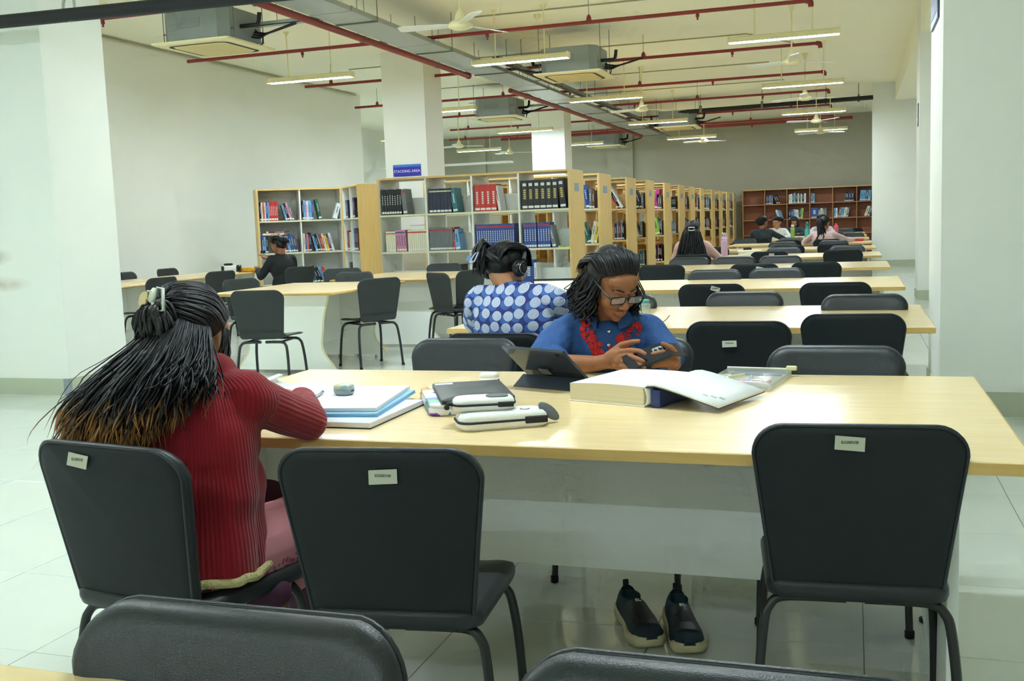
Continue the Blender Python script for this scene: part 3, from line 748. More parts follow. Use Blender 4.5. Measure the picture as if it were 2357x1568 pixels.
# ================================================================ ceiling: lamps, ducts, pipes, fans
def make_lamp():
    r = empty('tube_light'); L = 1.32
    h = MB()
    prof = [(-.075, 0), (-.06, .055), (-.03, .075), (.03, .075), (.06, .055), (.075, 0), (.07, 0), (.055, .05), (.028, .069), (-.028, .069), (-.055, .05), (-.07, 0)]
    h.prism([(p[0], p[1]) for p in prof], -L/2, L/2, 'x')
    ho = h.build('housing', M_cream_plastic, r)
    for s_ in (-1, 1):
        MB().box(s_*L/2-.006, s_*L/2+.006, -.075, .075, 0, .078).build('end_cap', M_cream_plastic, ho)
        MB().tube([(-L/2+.03, s_*.018, .024), (L/2-.03, s_*.018, .024)], .0135, 8).build('tube', M_tubeglow, r)
        rod = MB().tube([(s_*.34, 0, .07), (s_*.34, 0, CEIL-3.40)], .0085, 6).build('hanger_rod', M_cream_plastic, r)
        MB().lathe([(.012, -.055), (.018, -.045), (.042, -.006), (.042, 0)], 10, (s_*.34, 0, CEIL-3.40)).build('canopy', M_cream_plastic, rod)
    for k in range(13):
        x = -L/2+.06+k*(L-.12)/12
        MB().box(x-.0015, x+.0015, -.06, .06, .003, .014).build('louvre_blade', M_cream_plastic, ho)
    return r
LAMP = make_lamp(); n_l = 0
ld = bpy.data.lights.new('tube_lamp', 'AREA'); ld.shape = 'RECTANGLE'; ld.size = 1.25; ld.size_y = .04; ld.energy = LAMP_W; ld.color = LAMP_COL
for s_ in (-1, 1):
    a = bpy.data.objects.new('tube_lamp', ld); COL.objects.link(a); a.parent = LAMP; a.location = (0, s_*.040, .008); a.rotation_euler = (s_*R_(45), 0, 0)
cols = [(-.82, 'right column'), (-4.19, 'middle column'), (-7.32, 'left column'), (-10.35, 'outer left column')]
for yi, y in enumerate([-13.2, -8.4, -3.4, 3.2, 8.25, 13.34, 18.33, 23.5, 28.65]):
    for ci, (x, cn) in enumerate(cols):
        if ci == 3 and yi < 7: continue
        l = LAMP if n_l == 0 else copy_tree(LAMP); n_l += 1
        l.location = (x, y, 3.40)
        tag(l, ('lit tube light on two rods, %s, %s row in view' % (cn, ORD[yi-5]) if yi > 4 else 'tube light out of view over the camera side, %s, %s row' % (cn, ORD[yi])), 'light', 'hanging tube lights')
def make_ac():
    r = empty('ceiling_ac'); w_ = .5
    loops = []
    for s_, z in ((.95, .0), (1., .012), (1., .03), (.96, .034)):
        loops.append([(p[0]*s_, (p[1]-w_)*s_, z) for p in rrect(2*w_, 2*w_, .02, 3)])
    pn = MB().rings(loops, smooth=False).build('cover_panel', M_cream_plastic, r)
    # black air slot ring with the intake plate in it
    a = rrect(.78, .78, .11, 5); b_ = rrect(.70, .70, .085, 5)
    MB().rings([[(p[0], p[1]-.39, -.002) for p in a], [(p[0], p[1]-.35, -.002) for p in b_], [(p[0], p[1]-.35, .004) for p in b_], [(p[0], p[1]-.39, .004) for p in a]], cap0=False, cap1=False, smooth=False).build('air_slot', M_blackm, pn)
    gr = MB().rings([[(p[0]*.94, (p[1]-.35)*.94, -.012) for p in b_], [(p[0]*.97, (p[1]-.35)*.97, -.006) for p in b_], [(p[0]*.97, (p[1]-.35)*.97, .004) for p in b_]], smooth=False).build('intake_grille', mat('ac_grille_bounce_tint', (222, 204, 140), .5), pn)  # grille colour carries the yellow bounce light under the ceiling
    oc = [(-.42, -.32), (-.32, -.42), (.32, -.42), (.42, -.32), (.42, .32), (.32, .42), (-.32, .42), (-.42, .32)]
    bd = MB().prism(oc, .03, .39, 'z').build('body', M_acbody, r)
    MB().box(-.2, .1, -.424, -.4205, .18, .28).build('rating_plate', mat('ac_plate', (140, 148, 146), .5), bd)
    for (x, y) in ((-.46, -.30), (.46, -.30), (-.46, .30), (.46, .30)):
        hr = MB().tube([(x, y, .06), (x, y, CEIL-3.4)], .005, 5).build('hanger_rod', M_grey, r)
        MB().box(min(x*.9, x), max(x*.9, x), y-.015, y+.015, .145, .155).build('bracket', M_grey, hr)
    return r
AC = make_ac(); AC_ = 0
acs = [(-6.98, 10.53, 'near the left pillar'), (-3.93, 15.2, 'behind the lit tube light in the middle'), (-6.87, 20.4, 'right of the sign pillar'), (-4.02, 25.3, 'right of the cable duct, far'), (-6.9, 30.2, 'left of the duct at the far end')]
for i, (x, y, t_) in enumerate(acs):
    o = AC if i == 0 else copy_tree(AC); o.location = (x, y, 3.40)
    tag(o, 'grey ceiling cassette air conditioner with cream panel, %s' % t_, 'air conditioner', 'ceiling cassette units')
    s_ = 1 if x < -5 else -1
    # refrigerant lines and drain
    MB().tube(bez([(s_*.42, -.1, .2), (s_*.55, -.1, .2), (s_*.62, -.06, .22), (s_*.64, -.05, .34)], 4), .024, 8).build('drain_pipe', M_blackm, o)
    for dz in (0, .03, .06): MB().tube(bez([(s_*.41, .12+dz, .12+dz), (s_*.52, .12+dz, .10+dz), (s_*.66, .1, .14), (s_*1.0, .1+dz*.5, .22)], 4), .012, 6).build('refrigerant_line', M_blackm, o)
    MB().tube(bez([(s_*.41, .2, .22), (s_*.5, .22, .12), (s_*.47, .22, .02), (s_*.42, .22, .06)], 4), .008, 5).build('cable', M_blackm, o)
# cable duct along the hall
dk = empty('cable_duct', (-5.35, 8.0, 3.60), 0, 'wide galvanised cable duct hanging along the hall', 'duct')
for k in range(10):
    y0 = .0+k*2.3
    sg = MB().cbox(-.25, .25, y0+.004, y0+2.296, 0, .055, .003).build('duct_section', M_galv, dk)
    MB().box(-.258, .258, y0-.02, y0+.02, -.003, .058).build('joint_collar', M_galv, sg)
    for x in (-.262, .262):
        MB().tube([(x, y0+.6, -.01), (x, y0+.6, .5)], .005, 5).build('hanger_rod', M_grey, sg)
    MB().box(-.27, .27, y0+.585, y0+.615, -.012, -.003).build('hanger_bar', M_grey, sg)
d2 = empty('cable_tray', (-4.95, 14.6, 3.66), 0, 'narrow dark cable tray right of the wide duct', 'duct')
for x in (-.06, .06): MB().box(x-.004, x+.004, 0, 14.5, 0, .05).build('side_rail', M_grey, d2)
for k in range(40): MB().box(-.056, .056, k*.36, k*.36+.03, .004, .01).build('rung', M_grey, d2)
MB().tube([(0, 0, .03), (.02, 5, .03), (-.01, 10, .03), (0, 14.5, .03)], .03, 6).build('cable_bundle', M_blackm, d2)
for k in range(6): MB().tube([(.07, 1+k*2.4, 0), (.07, 1+k*2.4, .44)], .005, 5).build('hanger_rod', M_grey, d2)
for i, (x0, x1, y, t_) in enumerate([(-6.5, -5.6, 10.65, 'near the left pillar'), (-6.3, -5.6, 20.5, 'right of the sign pillar')]):
    b2 = empty('cable_tray', (x0, y, 3.62), 0, 'short cable tray from the duct to the air conditioner %s' % t_, 'duct')
    MB().box(0, x1-x0, -.05, .05, 0, .008).box(0, x1-x0, -.05, -.044, 0, .045).box(0, x1-x0, .044, .05, 0, .045).build('tray', M_galv, b2)
    MB().tube([(0, 0, .02), (x1-x0, 0, .025)], .018, 6).build('cable', M_blackm, b2)
    for xx in (.25, .45): MB().tube([(xx, .05, 0), (xx, .05, .48)], .004, 5).build('hanger_rod', M_grey, b2)
# sprinkler pipes
def sprinkler(parent, x, y, z, up):
    s_ = 1 if up else -1
    MB().lathe([(.012, 0), (.022, .012), (.022, .04), (.012, .05), (.009, .06), (.014, .075), (.003, .078)], 8, (0, 0, 0), M=Matrix.Diagonal((1, 1, s_, 1))).xf(Matrix.Translation((x, y, z+s_*.02))).build('sprinkler_head', M_red, parent)
def branch(y, x0, x1, label, r=.024, z=3.75, elbow=True, heads=True):
    o = empty('sprinkler_pipe', (x0, y, z), 0, label, 'pipe', 'red sprinkler branch pipes')
    pts = [(0, 0, 0), (x1-x0, 0, 0)]
    MB().tube(pts, r, 8).build('pipe', M_red, o)
    if elbow: MB().tube(bez([(x1-x0-.04, 0, 0), (x1-x0, 0, -.003), (x1-x0+.018, 0, -.02), (x1-x0+.02, 0, -.07)], 3), r*1.35, 8).build('elbow', M_red, o)
    n_ = int((x1-x0)/1.35)
    for k in range(n_):
        x = .5+k*1.35
        if heads and k % 2: sprinkler(o, x, 0, 0, False)
        else:
            h = MB().tube([(x, 0, r), (x, 0, CEIL-z)], .004, 5).build('hanger_rod', M_grey, o)
            MB().lathe([(.0, .095), (.014, .09), (.03, .06), (.034, .03), (.026, .0)], 8, (x, 0, 0)).build('clevis', M_red, h)
    return o
for i, (y, x0, x1, e) in enumerate([(9.97, -9.9, -5.75, False), (12.95, -9.05, -.9+.4, True), (16.2, -8.99, -.49, True), (19.5, -9.7, -.51, True), (22.45, -9.05, -.51, True), (25.55, -10.0, -.53, True), (28.5, -11.2, -.53, True)]):
    branch(y, x0, x1, 'red sprinkler pipe crossing the ceiling, %s from the front' % ORD[i], elbow=e)
branch(29.4, -9.9, -.03, 'thick red sprinkler pipe crossing at the far end', r=.042, elbow=False)
for i, (y0, y1) in enumerate([(8.5, 15.5), (17.6, 29.4)]):
    o = empty('sprinkler_main', (-5.73, y0, 3.60), 0, 'red sprinkler main running beside the duct, %s stretch' % ['near', 'far'][i], 'pipe', 'red sprinkler mains')
    MB().tube([(0, 0, 0), (0, y1-y0, 0)], .042, 10).build('pipe', M_red, o)
    k = .9
    while k < y1-y0:
        ub = MB().tube(bez([(-.046, k, .5), (-.046, k, .05), (-.03, k, -.03), (0, k, -.046), (.03, k, -.03), (.046, k, .05), (.046, k, .5)], 4), .004, 5).build('hanger_loop', M_grey, o); k += 2.4
    MB().tube([(0, y1-y0-.02, 0), (0, y1-y0+.03, 0)], .05, 10).build('end_coupling', M_red, o)
bp = empty('drain_pipe', (-8.2, 6.55, 2.98), 0, 'thick black insulated pipe in front of the left pillar', 'pipe')
MB().tube([(0, 0, .02), (6.0, 0, -.075)], .05, 12).build('pipe', M_blackm, bp)
for x in (2.62, 5.1):
    MB().tube(bez([(x+.03, 0, .9), (x-.01, 0, .25), (x-.055, .0, .04), (x-.02, 0, -.055), (x+.04, 0, -.05), (x+.05, 0, .05), (x+.02, 0, .3)], 5), .012, 6).build('hanger_loop', M_galv, bp)
bp = empty('drain_pipe', (-4.2, 24.75, 3.75), 0, 'black insulated pipe crossing the ceiling near the far end', 'pipe')
MB().tube([(0, .2, 0), (4.6, -.2, 0)], .05, 10).build('pipe', M_blackm, bp)
for x in (.8, 2.2, 3.6, 4.3): MB().box(x-.025, x+.025, -.06, .06, -.055, .1).tube([(x, 0, .1), (x, 0, .35)], .008, 5).build('hanger_clamp', M_grey, bp)
# thin conduits under the ceiling
def conduit(pts, label, r=.009):
    o = MB().tube(pts, r, 6).build('conduit', mat('conduit_cream', (176, 170, 132), .6), None, pts[0]); o.location = pts[0]
    tag(o, label, 'conduit', 'thin conduits on the ceiling')
conduit([(XL+.03, 9.0, CEIL-.03), (XL+.03, 20.0, CEIL-.03)], 'thin double conduit where the left wall meets the ceiling', .016)
for i, (y, x0, x1) in enumerate([(13.6, -5.0, -.9), (16.9, -8.5, -1.6), (20.2, -8.5, -1.5), (23.0, -8.5, -1.4)]):
    conduit([(x0, y, CEIL-.012), (x1, y, CEIL-.012)], 'thin cream conduit on the ceiling behind the %s sprinkler pipe' % ORD[i+1])
conduit([(-1.6, 16.9, CEIL-.012), (-.95, 18.2, CEIL-.012)], 'slanting thin conduit on the ceiling above the right column lamps')
# fans
def make_fan():
    r = empty('ceiling_fan')
    MB().lathe([(.0, -.085), (.07, -.08), (.125, -.055), (.13, -.03), (.10, .0), (.06, .02), (.05, .06), (.028, .11), (.016, .13)], 18, (0, 0, 0)).build('motor', M_cream_plastic, r)
    MB().tube([(0, 0, .1), (0, 0, .74)], .011, 8).build('down_rod', M_cream_plastic, r)
    MB().lathe([(.016, .60), (.05, .69), (.055, .745), (.03, .75)], 12, (0, 0, .04)).build('canopy', M_cream_plastic, r)
    for k in range(3):
        a = R_(25+120*k); M = Matrix.Rotation(a, 4, 'Z')
        b_ = MB().prism([(.1, -.05), (.22, -.062), (.6, -.07), (.66, -.05), (.66, .05), (.6, .068), (.22, .05), (.1, .03)], -.003, .003, 'z')
        b_.xf(M @ Matrix.Translation((0, 0, -.03)) @ Matrix.Rotation(R_(12), 4, 'X'))
        b_.build('blade', M_white_plastic, r)
    return r
FAN = make_fan()
fans = [(-3.82, 10.16, 'nearest one, left of the middle tube light'), (-.80, 14.77, 'right column, nearest'), (-.83, 19.52, 'right column, second'), (-3.78, 19.54, 'middle column, second'), (-.80, 24.54, 'right column, third'), (-9.72, 25.4, 'far left, left one'), (-9.5, 28.9, 'far left, right one'), (-3.88, 28.77, 'middle column, last'), (-.82, 28.1, 'right column, last')]
for i, (x, y, t_) in enumerate(fans):
    o = FAN if i == 0 else copy_tree(FAN); o.location = (x, y, 3.35); o.rotation_euler = (0, 0, R_([40, 12, 5, 20, 50, 15, 0, 8, 4][i]))
    tag(o, 'white three-blade ceiling fan, %s' % t_, 'fan', 'ceiling fans')
for i, (x, y) in enumerate([(-1.72, 12.6), (-4.1, 13.9)]):
    o = empty('smoke_detector', (x, y, CEIL), 0, 'small cream smoke detector on the ceiling, %s one' % ['right', 'left'][i], 'detector')
    MB().lathe([(.05, -.0), (.05, -.04), (.03, -.06), (.0, -.062)], 14).build('base', M_cream_plastic, o); MB().lathe([(.022, -.06), (.02, -.08), (.0, -.082)], 10).build('sensor', M_cream_plastic, o)
# ---- signs
def text_obj(name, s_, size, m, parent, M, depth=.0012, align='CENTER'):
    cu = bpy.data.curves.new(name, 'FONT'); cu.body = s_; cu.size = size; cu.extrude = depth; cu.align_x = align; cu.align_y = 'CENTER'; cu.space_character = 1.0
    o = bpy.data.objects.new(name, cu); COL.objects.link(o)
    dg = bpy.context.evaluated_depsgraph_get(); me = bpy.data.meshes.new_from_object(o.evaluated_get(dg)); bpy.data.objects.remove(o)
    me.transform(M); me.materials.clear(); me.materials.append(m)
    o = bpy.data.objects.new(name, me); COL.objects.link(o); o.parent = parent
    return o
RX = Matrix.Rotation(R_(90), 4, 'X')
sg = empty('wall_sign', (-6.93, 15.7, 2.205), 0, 'blue sign with white words STACKING AREA on the pillar', 'sign')
pl = MB().cbox(-.245, .245, -.012, 0, -.095, .095, .002).build('plate', mat('sign_blue', (44, 42, 168), .4), sg)
MB().box(-.243, .243, -.0135, -.012, .055, .093).build('top_stripe', mat('sign_light_blue', (56, 120, 210), .4), pl)
text_obj('lettering', 'STACKING AREA', .062, mat('sign_white', (235, 238, 245), .5), pl, Matrix.Translation((0, -.013, -.015)) @ RX)
for (x, z) in ((-.225, -.08), (.225, -.08), (-.225, .08), (.225, .08)): MB().lathe([(.006, 0), (.006, .003), (0, .004)], 8, M=RX.to_4x4()).xf(Matrix.Translation((x, -.0125, z))).build('screw', M_steel, pl)
po = empty('wall_poster', (-6.75, 15.695, 1.55), 0, 'white poster with two yellow dots on the sign pillar below the blue sign', 'poster')
MB().box(-.17, .17, -.004, .0, -.24, .24).build('sheet', M_paper, po)
for x in (-.1, .0): MB().lathe([(.032, 0), (.032, .001)], 14, M=RX.to_4x4()).xf(Matrix.Translation((x, -.0045, .13))).build('yellow_dot', mat('poster_yellow', (200, 180, 40), .6), po)
for k in range(3): MB().box(-.12+k*.085, -.06+k*.085, -.0052, -.004, .0, .04).build('print_block', mat('poster_grey', (150, 150, 146), .7), po)
s2 = empty('wall_sign', (.509, 7.49, 2.72), 0, 'dark plaque high on the bright edge of the right wall', 'sign')
MB().cbox(-.012, 0, -.30, .30, -.24, .24, .002).build('plate', mat('plaque_navy', (58, 62, 92), .4), s2)
for k, zz in enumerate((.17, .06, -.05, -.16)): MB().box(-.0135, -.012, -.25, .25, zz-.03, zz+.03).build('print_line', mat('plaque_print', (110, 118, 140), .5) if k != 1 else mat('plaque_light', (84, 124, 170), .5), s2)
s3 = empty('wall_sign', (.866, 15.95, 2.6), 0, 'small dark sign on the far pillar at the right', 'sign')
MB().cbox(-.01, 0, -.09, .09, -.16, .16, .002).build('plate', mat('plaque_grey', (96, 100, 112), .5), s3); MB().box(-.0115, -.01, -.06, .06, -.1, -.04).build('print_line', mat('plaque_print2', (180, 184, 186), .5), s3)
# ================================================================ things on the tables
def thing(name, x, y, z, rz, label, cat, group=None): return empty(name, (x, y, z), R_(rz), label, cat, group)
TZ = .7502
# A4 pads and notebook before the woman in red
o = thing('sketch_pad', -1.43, 2.67, TZ, 0, 'thick white paper pad lowest under the open notebook by the red sleeve', 'notebook')
MB().cbox(-.19, .19, -.185, .185, 0, .0025, .001).build('back_cover', M_blackm, o); MB().cbox(-.188, .188, -.183, .183, .0025, .017, .001).build('page_block', mat('pad_pages', (226, 226, 236), .7, noise_amt=.05, nscale=300), o)
o = thing('workbook', -1.475, 2.74, TZ+.0175, 8, 'blue-covered workbook between the white pad and the open notebook', 'book')
MB().cbox(-.175, .19, -.20, .205, 0, .002, .001).build('cover', mat('workbook_blue', (96, 176, 220), .4, noise_amt=.15, nscale=30), o)
MB().cbox(-.172, .187, -.197, .202, .002, .010, .001).build('page_block', mat('pages_blueish', (150, 200, 232), .6, noise_amt=.1, nscale=200), o)
nbz = TZ+.0280
o = thing('open_notebook', -1.49, 2.755, nbz, 10, 'open white notebook with a curling left page beside the red sleeve', 'notebook')
MB().cbox(-.04, .185, -.195, .20, 0, .011, .001).build('right_pages', M_paper, o)
pr = [(-.04, .004), (-.08, .016), (-.14, .022), (-.20, .020), (-.25, .030), (-.262, .045), (-.25, .055), (-.235, .052)]
lp = MB()
for (y0, y1) in ((-.17, .20),):
    n = len(pr)
    vs = [(p[0], y0, p[1]) for p in pr]+[(p[0], y1, p[1]) for p in pr]+[(p[0], y0, p[1]-.003) for p in pr]+[(p[0], y1, p[1]-.003) for p in pr]
    lp.add(vs, [(i, i+1, n+i+1, n+i) for i in range(n-1)]+[(2*n+i, 3*n+i, 3*n+i+1, 2*n+i+1) for i in range(n-1)]+[(i, 2*n+i, 2*n+i+1, i+1) for i in range(n-1)]+[(n+i, n+i+1, 3*n+i+1, 3*n+i) for i in range(n-1)]+[(0, n, 3*n, 2*n), (n-1, 3*n-1, 4*n-1, 2*n-1)], 0, True)
lp.build('curled_page', M_paper, o)
o = thing('pen', -1.535, 2.72, nbz+.0158, 0, 'silver and blue pen lying on the open notebook', 'pen')
MB().tube([(.018, -.075, 0), (.012, -.055, 0), (-.02, .075, 0)], [.001, .0042, .0042], 8).build('barrel', M_steel, o); MB().tube([(-.02, .075, 0), (-.024, .09, 0)], .0044, 8).build('cap', mat('pen_blue', (60, 84, 150), .4), o)
def earbud_case(x, y, z, rz, body, lid_m, label, w_=.062, d=.05, h=.031):
    o = thing('earbud_case', x, y, z, rz, label, 'earbud case')
    def lp_(s_, zz): return [(p[0]*s_, (p[1]-d/2)*s_, zz) for p in rrect(w_, d, .021, 5)]
    MB().rings([lp_(.8, 0), lp_(.95, .004), lp_(1., .010), lp_(1., h*.62)]).build('base', body, o)
    MB().rings([lp_(1., h*.635), lp_(1., h*.8), lp_(.95, h*.93), lp_(.8, h), lp_(.3, h+.001)]).build('lid', lid_m, o)
    MB().box(.4*w_, .503*w_, -.006, .006, h*.34, h*.5).build('charging_port', M_blackm, o)
lidm = mat('printed_lid', (150, 176, 196), .25)
nt, b = nodes(lidm); tc = nt.nodes.new('ShaderNodeTexCoord'); vn = nt.nodes.new('ShaderNodeTexVoronoi'); vn.inputs['Scale'].default_value = 60
cr = nt.nodes.new('ShaderNodeValToRGB'); cr.color_ramp.elements[0].color = (*lin((120, 168, 206)), 1); cr.color_ramp.elements[1].color = (*lin((222, 208, 130)), 1)
nt.links.new(tc.outputs['Object'], vn.inputs['Vector']); nt.links.new(vn.outputs['Distance'], cr.inputs[0]); nt.links.new(cr.outputs[0], b.inputs['Base Color'])
earbud_case(-1.475, 2.79, nbz+.0118, -8, mat('case_grey_blue', (140, 156, 164), .22), lidm, 'grey-blue earbud case with a printed lid on the open notebook')
earbud_case(-1.168, 3.25, TZ, -4, M_white_plastic, M_white_plastic, 'white earbud case standing alone on the front table', .066, .048, .042)
# coloured folder, black tablet, pencil pouches
fm = mat('folder_print', (232, 232, 236), .35)
nt, b = nodes(fm); tc = nt.nodes.new('ShaderNodeTexCoord'); vn = nt.nodes.new('ShaderNodeTexVoronoi'); vn.inputs['Scale'].default_value = 22
cr = nt.nodes.new('ShaderNodeValToRGB'); cr.color_ramp.interpolation = 'CONSTANT'
for p, c in ((.0, (232, 232, 236)), (.45, (120, 70, 190)), (.6, (232, 232, 236)), (.7, (226, 160, 60)), (.8, (70, 130, 180)), (.9, (110, 170, 150))):
    e = cr.color_ramp.elements.new(p) if p not in (0.,) else cr.color_ramp.elements[0]; e.color = (*lin(c), 1)
sx = nt.nodes.new('ShaderNodeSeparateColor'); nt.links.new(vn.outputs['Color'], sx.inputs[0]); nt.links.new(tc.outputs['Object'], vn.inputs['Vector']); nt.links.new(sx.outputs[0], cr.inputs[0]); nt.links.new(cr.outputs[0], b.inputs['Base Color'])
o = thing('folder_case', -1.125, 2.885, TZ, 28, 'white plastic folder with coloured shapes under the black tablet', 'folder')
def soft(w_, d, h, r, c=.006):
    def L(s_, zz): return [(p[0]*s_[0], (p[1]-d/2)*s_[1], zz) for p in rrect(w_, d, r, 5)]
    a = 1-2*c/w_; b2 = 1-2*c/d
    return [L((a, b2), 0), L((1, 1), c*.7), L((1, 1), h-c*.7), L((a, b2), h), L((.3, .3), h)]
MB().rings(soft(.235, .36, .024, .03)).build('case', fm, o)
MB().rings(soft(.23, .352, .008, .03, .002)).xf(Matrix.Translation((0, 0, .0245))).build('lid', fm, o)
o = thing('tablet_in_cover', -1.095, 2.885, TZ+.034, 27, 'black tablet in a dark cover lying on the coloured folder', 'tablet')
MB().rings(soft(.215, .335, .012, .012, .002)).build('cover', mat('tablet_cover_grey', (58, 61, 62), .45, bump=.05, bscale=600), o)
MB().box(-.10, -.045, .12, .15, .0121, .0128).build('label_sticker', M_tag, o)
MB().tube(bez([(-.10, -.165, .006), (-.06, -.185, .004), (.02, -.20, .0)], 4), .006, 6).build('pen_loop', M_blackm, o)
def pouch(x, y, z, rz, L_, w_, h, label, face):
    o = thing('pencil_pouch', x, y, z, rz, label, 'pencil case', 'white pencil pouches')
    pw = mat('pouch_white', (232, 231, 224), .6, bump=.15, bscale=60)
    def ring(s_, zz, bulge=0): return [(p[0]*s_*(1+bulge), (p[1]-w_/2)*s_, zz) for p in rrect(L_, w_, w_*.3, 6)]
    MB().rings([ring(.93, 0), ring(1, h*.18), ring(1, h*.45), ring(.985, h*.55), ring(.97, h*.75), ring(.90, h*.93), ring(.7, h), ring(.2, h*1.02)]).build('body', pw, o)
    zp = [Vector((p[0]*.995, (p[1]-w_/2)*.995, h*.52)) for p in rrect(L_, w_, w_*.3, 6)]
    MB().tube(zp, .0035, 6, closed=True).build('zip', M_blackm, o)
    MB().cbox(L_*.22, L_*.47, -w_/2-.003, -w_/2+.004, h*.28, h*.72, .002).build('black_patch', M_blackm, o)
    if face:
        ear = MB().lathe([(.001, -.004), (.6, -.0036), (.92, -.002), (1., 0), (.92, .002), (.6, .0036), (.001, .004)], 16, M=Matrix.Translation((L_*.53, -.01, h*.74)) @ Matrix.Rotation(R_(38), 4, 'Y') @ Matrix.Rotation(R_(50), 4, 'X') @ Matrix.Diagonal((.036, .021, 1, 1)))
        ear.build('ear_flap', mat('pouch_grey', (96, 100, 102), .6), o)
        e = MB().lathe([(.014, 0), (.014, .0012)], 16, (L_*.26, -.01, h*.985)).build('eye', mat('pouch_eye', (84, 92, 96), .4), o); MB().lathe([(.009, .0012), (.009, .002)], 14, (L_*.262, -.008, h*.985)).build('eye_white', M_white_plastic, e)
        MB().lathe([(.004, 0), (.004, .001)], 10, (L_*.18, -.03, h*.96)).build('cheek_dot', mat('pouch_red', (200, 60, 66), .5), o)
    else:
        MB().rings([[(L_*.22+p[0], p[1]-.028, h*.99+.003*k) for p in rrect(.06, .05, .02, 5)] for k in (0, 1)], smooth=False).build('grey_patch', mat('pouch_grey', (96, 100, 102), .6), o)
        MB().tube(bez([(-L_*.5, -.02, h*.5), (-L_*.55, -.03, h*.62), (-L_*.6, -.03, h*.3), (-L_*.56, -.025, h*.3)], 4), .006, 6).build('zip_pull', M_blackm, o)
    return o
pouch(-.90, 2.585, TZ, 30, .245, .115, .043, 'white pencil pouch with a drawn eye and grey ear, lower of the two', True)
pouch(-.955, 2.60, TZ+.0445, 22, .17, .10, .032, 'white pencil pouch with a grey patch lying on the other pouch', False)
# tablet computer on its stand
o = thing('tablet_computer', -1.02, 3.38, TZ, 0, 'dark slate tablet computer propped on its stand, back to the camera', 'tablet')
def quad_slab(mb, a, b, c, d, th, mi=0):
    a, b, c, d = map(Vector, (a, b, c, d)); n = (b-a).cross(d-a).normalized()*th
    vs = [a, b, c, d, a+n, b+n, c+n, d+n]
    return mb.add(vs, [(0, 3, 2, 1), (4, 5, 6, 7), (0, 1, 5, 4), (1, 2, 6, 5), (2, 3, 7, 6), (3, 0, 4, 7)], mi)
tl, tr_ = Vector((-1.098, 3.185, .886)), Vector((-.868, 3.100, .880)); bl, br = Vector((-1.039, 3.322, .757)), Vector((-.809, 3.237, .757))
og = Vector((-1.02, 3.38, TZ)); q = lambda v: tuple(v-og)
slate = mat('tablet_slate', (70, 76, 86), .16, metal=.45)
bd = quad_slab(MB(), q(bl), q(br), q(tr_), q(tl), -.009).build('slate_body', slate, o)
nn = (br-bl).cross(tl-bl).normalized()
if nn.y > 0: nn = -nn
def onslate(u, v, off=.0): return q(bl+(br-bl)*u+(tl-bl)*v+nn*off)
quad_slab(MB(), onslate(.36, .32, .0095), onslate(.52, .32, .0095), onslate(.52, .48, .0095), onslate(.36, .48, .0095), .0004).build('logo_square', mat('logo_grey', (150, 148, 140), .3, metal=.4), bd)
quad_slab(MB(), onslate(.82, .82, .0095), onslate(.90, .82, .0095), onslate(.88, .9, .0095), onslate(.82, .9, .0095), .0004).build('camera_lens', M_black, bd)
quad_slab(MB(), onslate(.04, .05, -.0015), onslate(.96, .05, -.0015), onslate(.96, .95, -.0015), onslate(.04, .95, -.0015), .0006).build('screen', mat('screen_dark', (14, 15, 18), .1), bd)
h0, h1 = bl+(tl-bl)*.27+nn*.0095, br+(tr_-br)*.27+nn*.0095
quad_slab(MB(), q(h0), q(h1), q(Vector((-.846, 3.140, .7525))), q(Vector((-1.076, 3.225, .7525))), .003).build('kickstand', mat('kickstand_slate', (62, 70, 84), .45, metal=.1), o)
kb = MB().cbox(-.115, .115, 0, .12, 0, .006, .002).xf(Matrix.Translation((-1.0+1.02-.02, 3.515-3.38, .0)) @ Matrix.Rotation(R_(-15), 4, 'Z') @ Matrix.Translation((0, -.09, 0)))
# the thick open book
o = thing('open_book', -.815, 2.985, TZ, -19, 'very thick white book lying open, pages arching over to the right', 'book')
W1, D1, H1 = .255, .31, .054
pg = mat('thick_page_edges', (224, 216, 186), .8)
nt, b = nodes(pg); tc = nt.nodes.new('ShaderNodeTexCoord'); mp = nt.nodes.new('ShaderNodeMapping'); mp.inputs['Scale'].default_value = (2, 2, 700); n = nt.nodes.new('ShaderNodeTexNoise'); n.inputs['Scale'].default_value = 1.
nt.links.new(tc.outputs['Object'], mp.inputs[0]); nt.links.new(mp.outputs[0], n.inputs['Vector']); nt.links.new(mixc(nt, n.outputs['Fac'], lin((196, 184, 148)), lin((236, 230, 206))), b.inputs['Base Color'])
MB().cbox(-.004, W1+.004, -.004, D1+.004, 0, .004, .001).build('lower_cover', M_white_plastic, o)
blk = MB(); N = 12
def topz(u): return H1+.006*math.sin(math.pi*min(1, u/W1))*.6+.004*(u/W1)
for i in range(N):
    u0, u1 = W1*i/N, W1*(i+1)/N
    blk.add([(u0, 0, .004), (u1, 0, .004), (u1, 0, topz(u1)), (u0, 0, topz(u0))], [(0, 1, 2, 3)], 0); blk.add([(u0, D1, .004), (u1, D1, .004), (u1, D1, topz(u1)), (u0, D1, topz(u0))], [(3, 2, 1, 0)], 0)
    blk.add([(u0, 0, topz(u0)), (u1, 0, topz(u1)), (u1, D1, topz(u1)), (u0, D1, topz(u0))], [(0, 1, 2, 3)], 1, True)
blk.add([(0, 0, .004), (0, D1, .004), (0, D1, topz(0)), (0, 0, topz(0))], [(0, 1, 2, 3)], 0); blk.add([(W1, 0, .004), (W1, D1, .004), (W1, D1, topz(W1)), (W1, 0, topz(W1))], [(0, 1, 2, 3)], 0)
blk.build('left_pages', [pg, M_paper], o)
sp_ = [(W1+.001, .004), (W1+.010, .012), (W1+.013, .03), (W1+.008, .048), (W1+.003, .056)]
spn = MB()
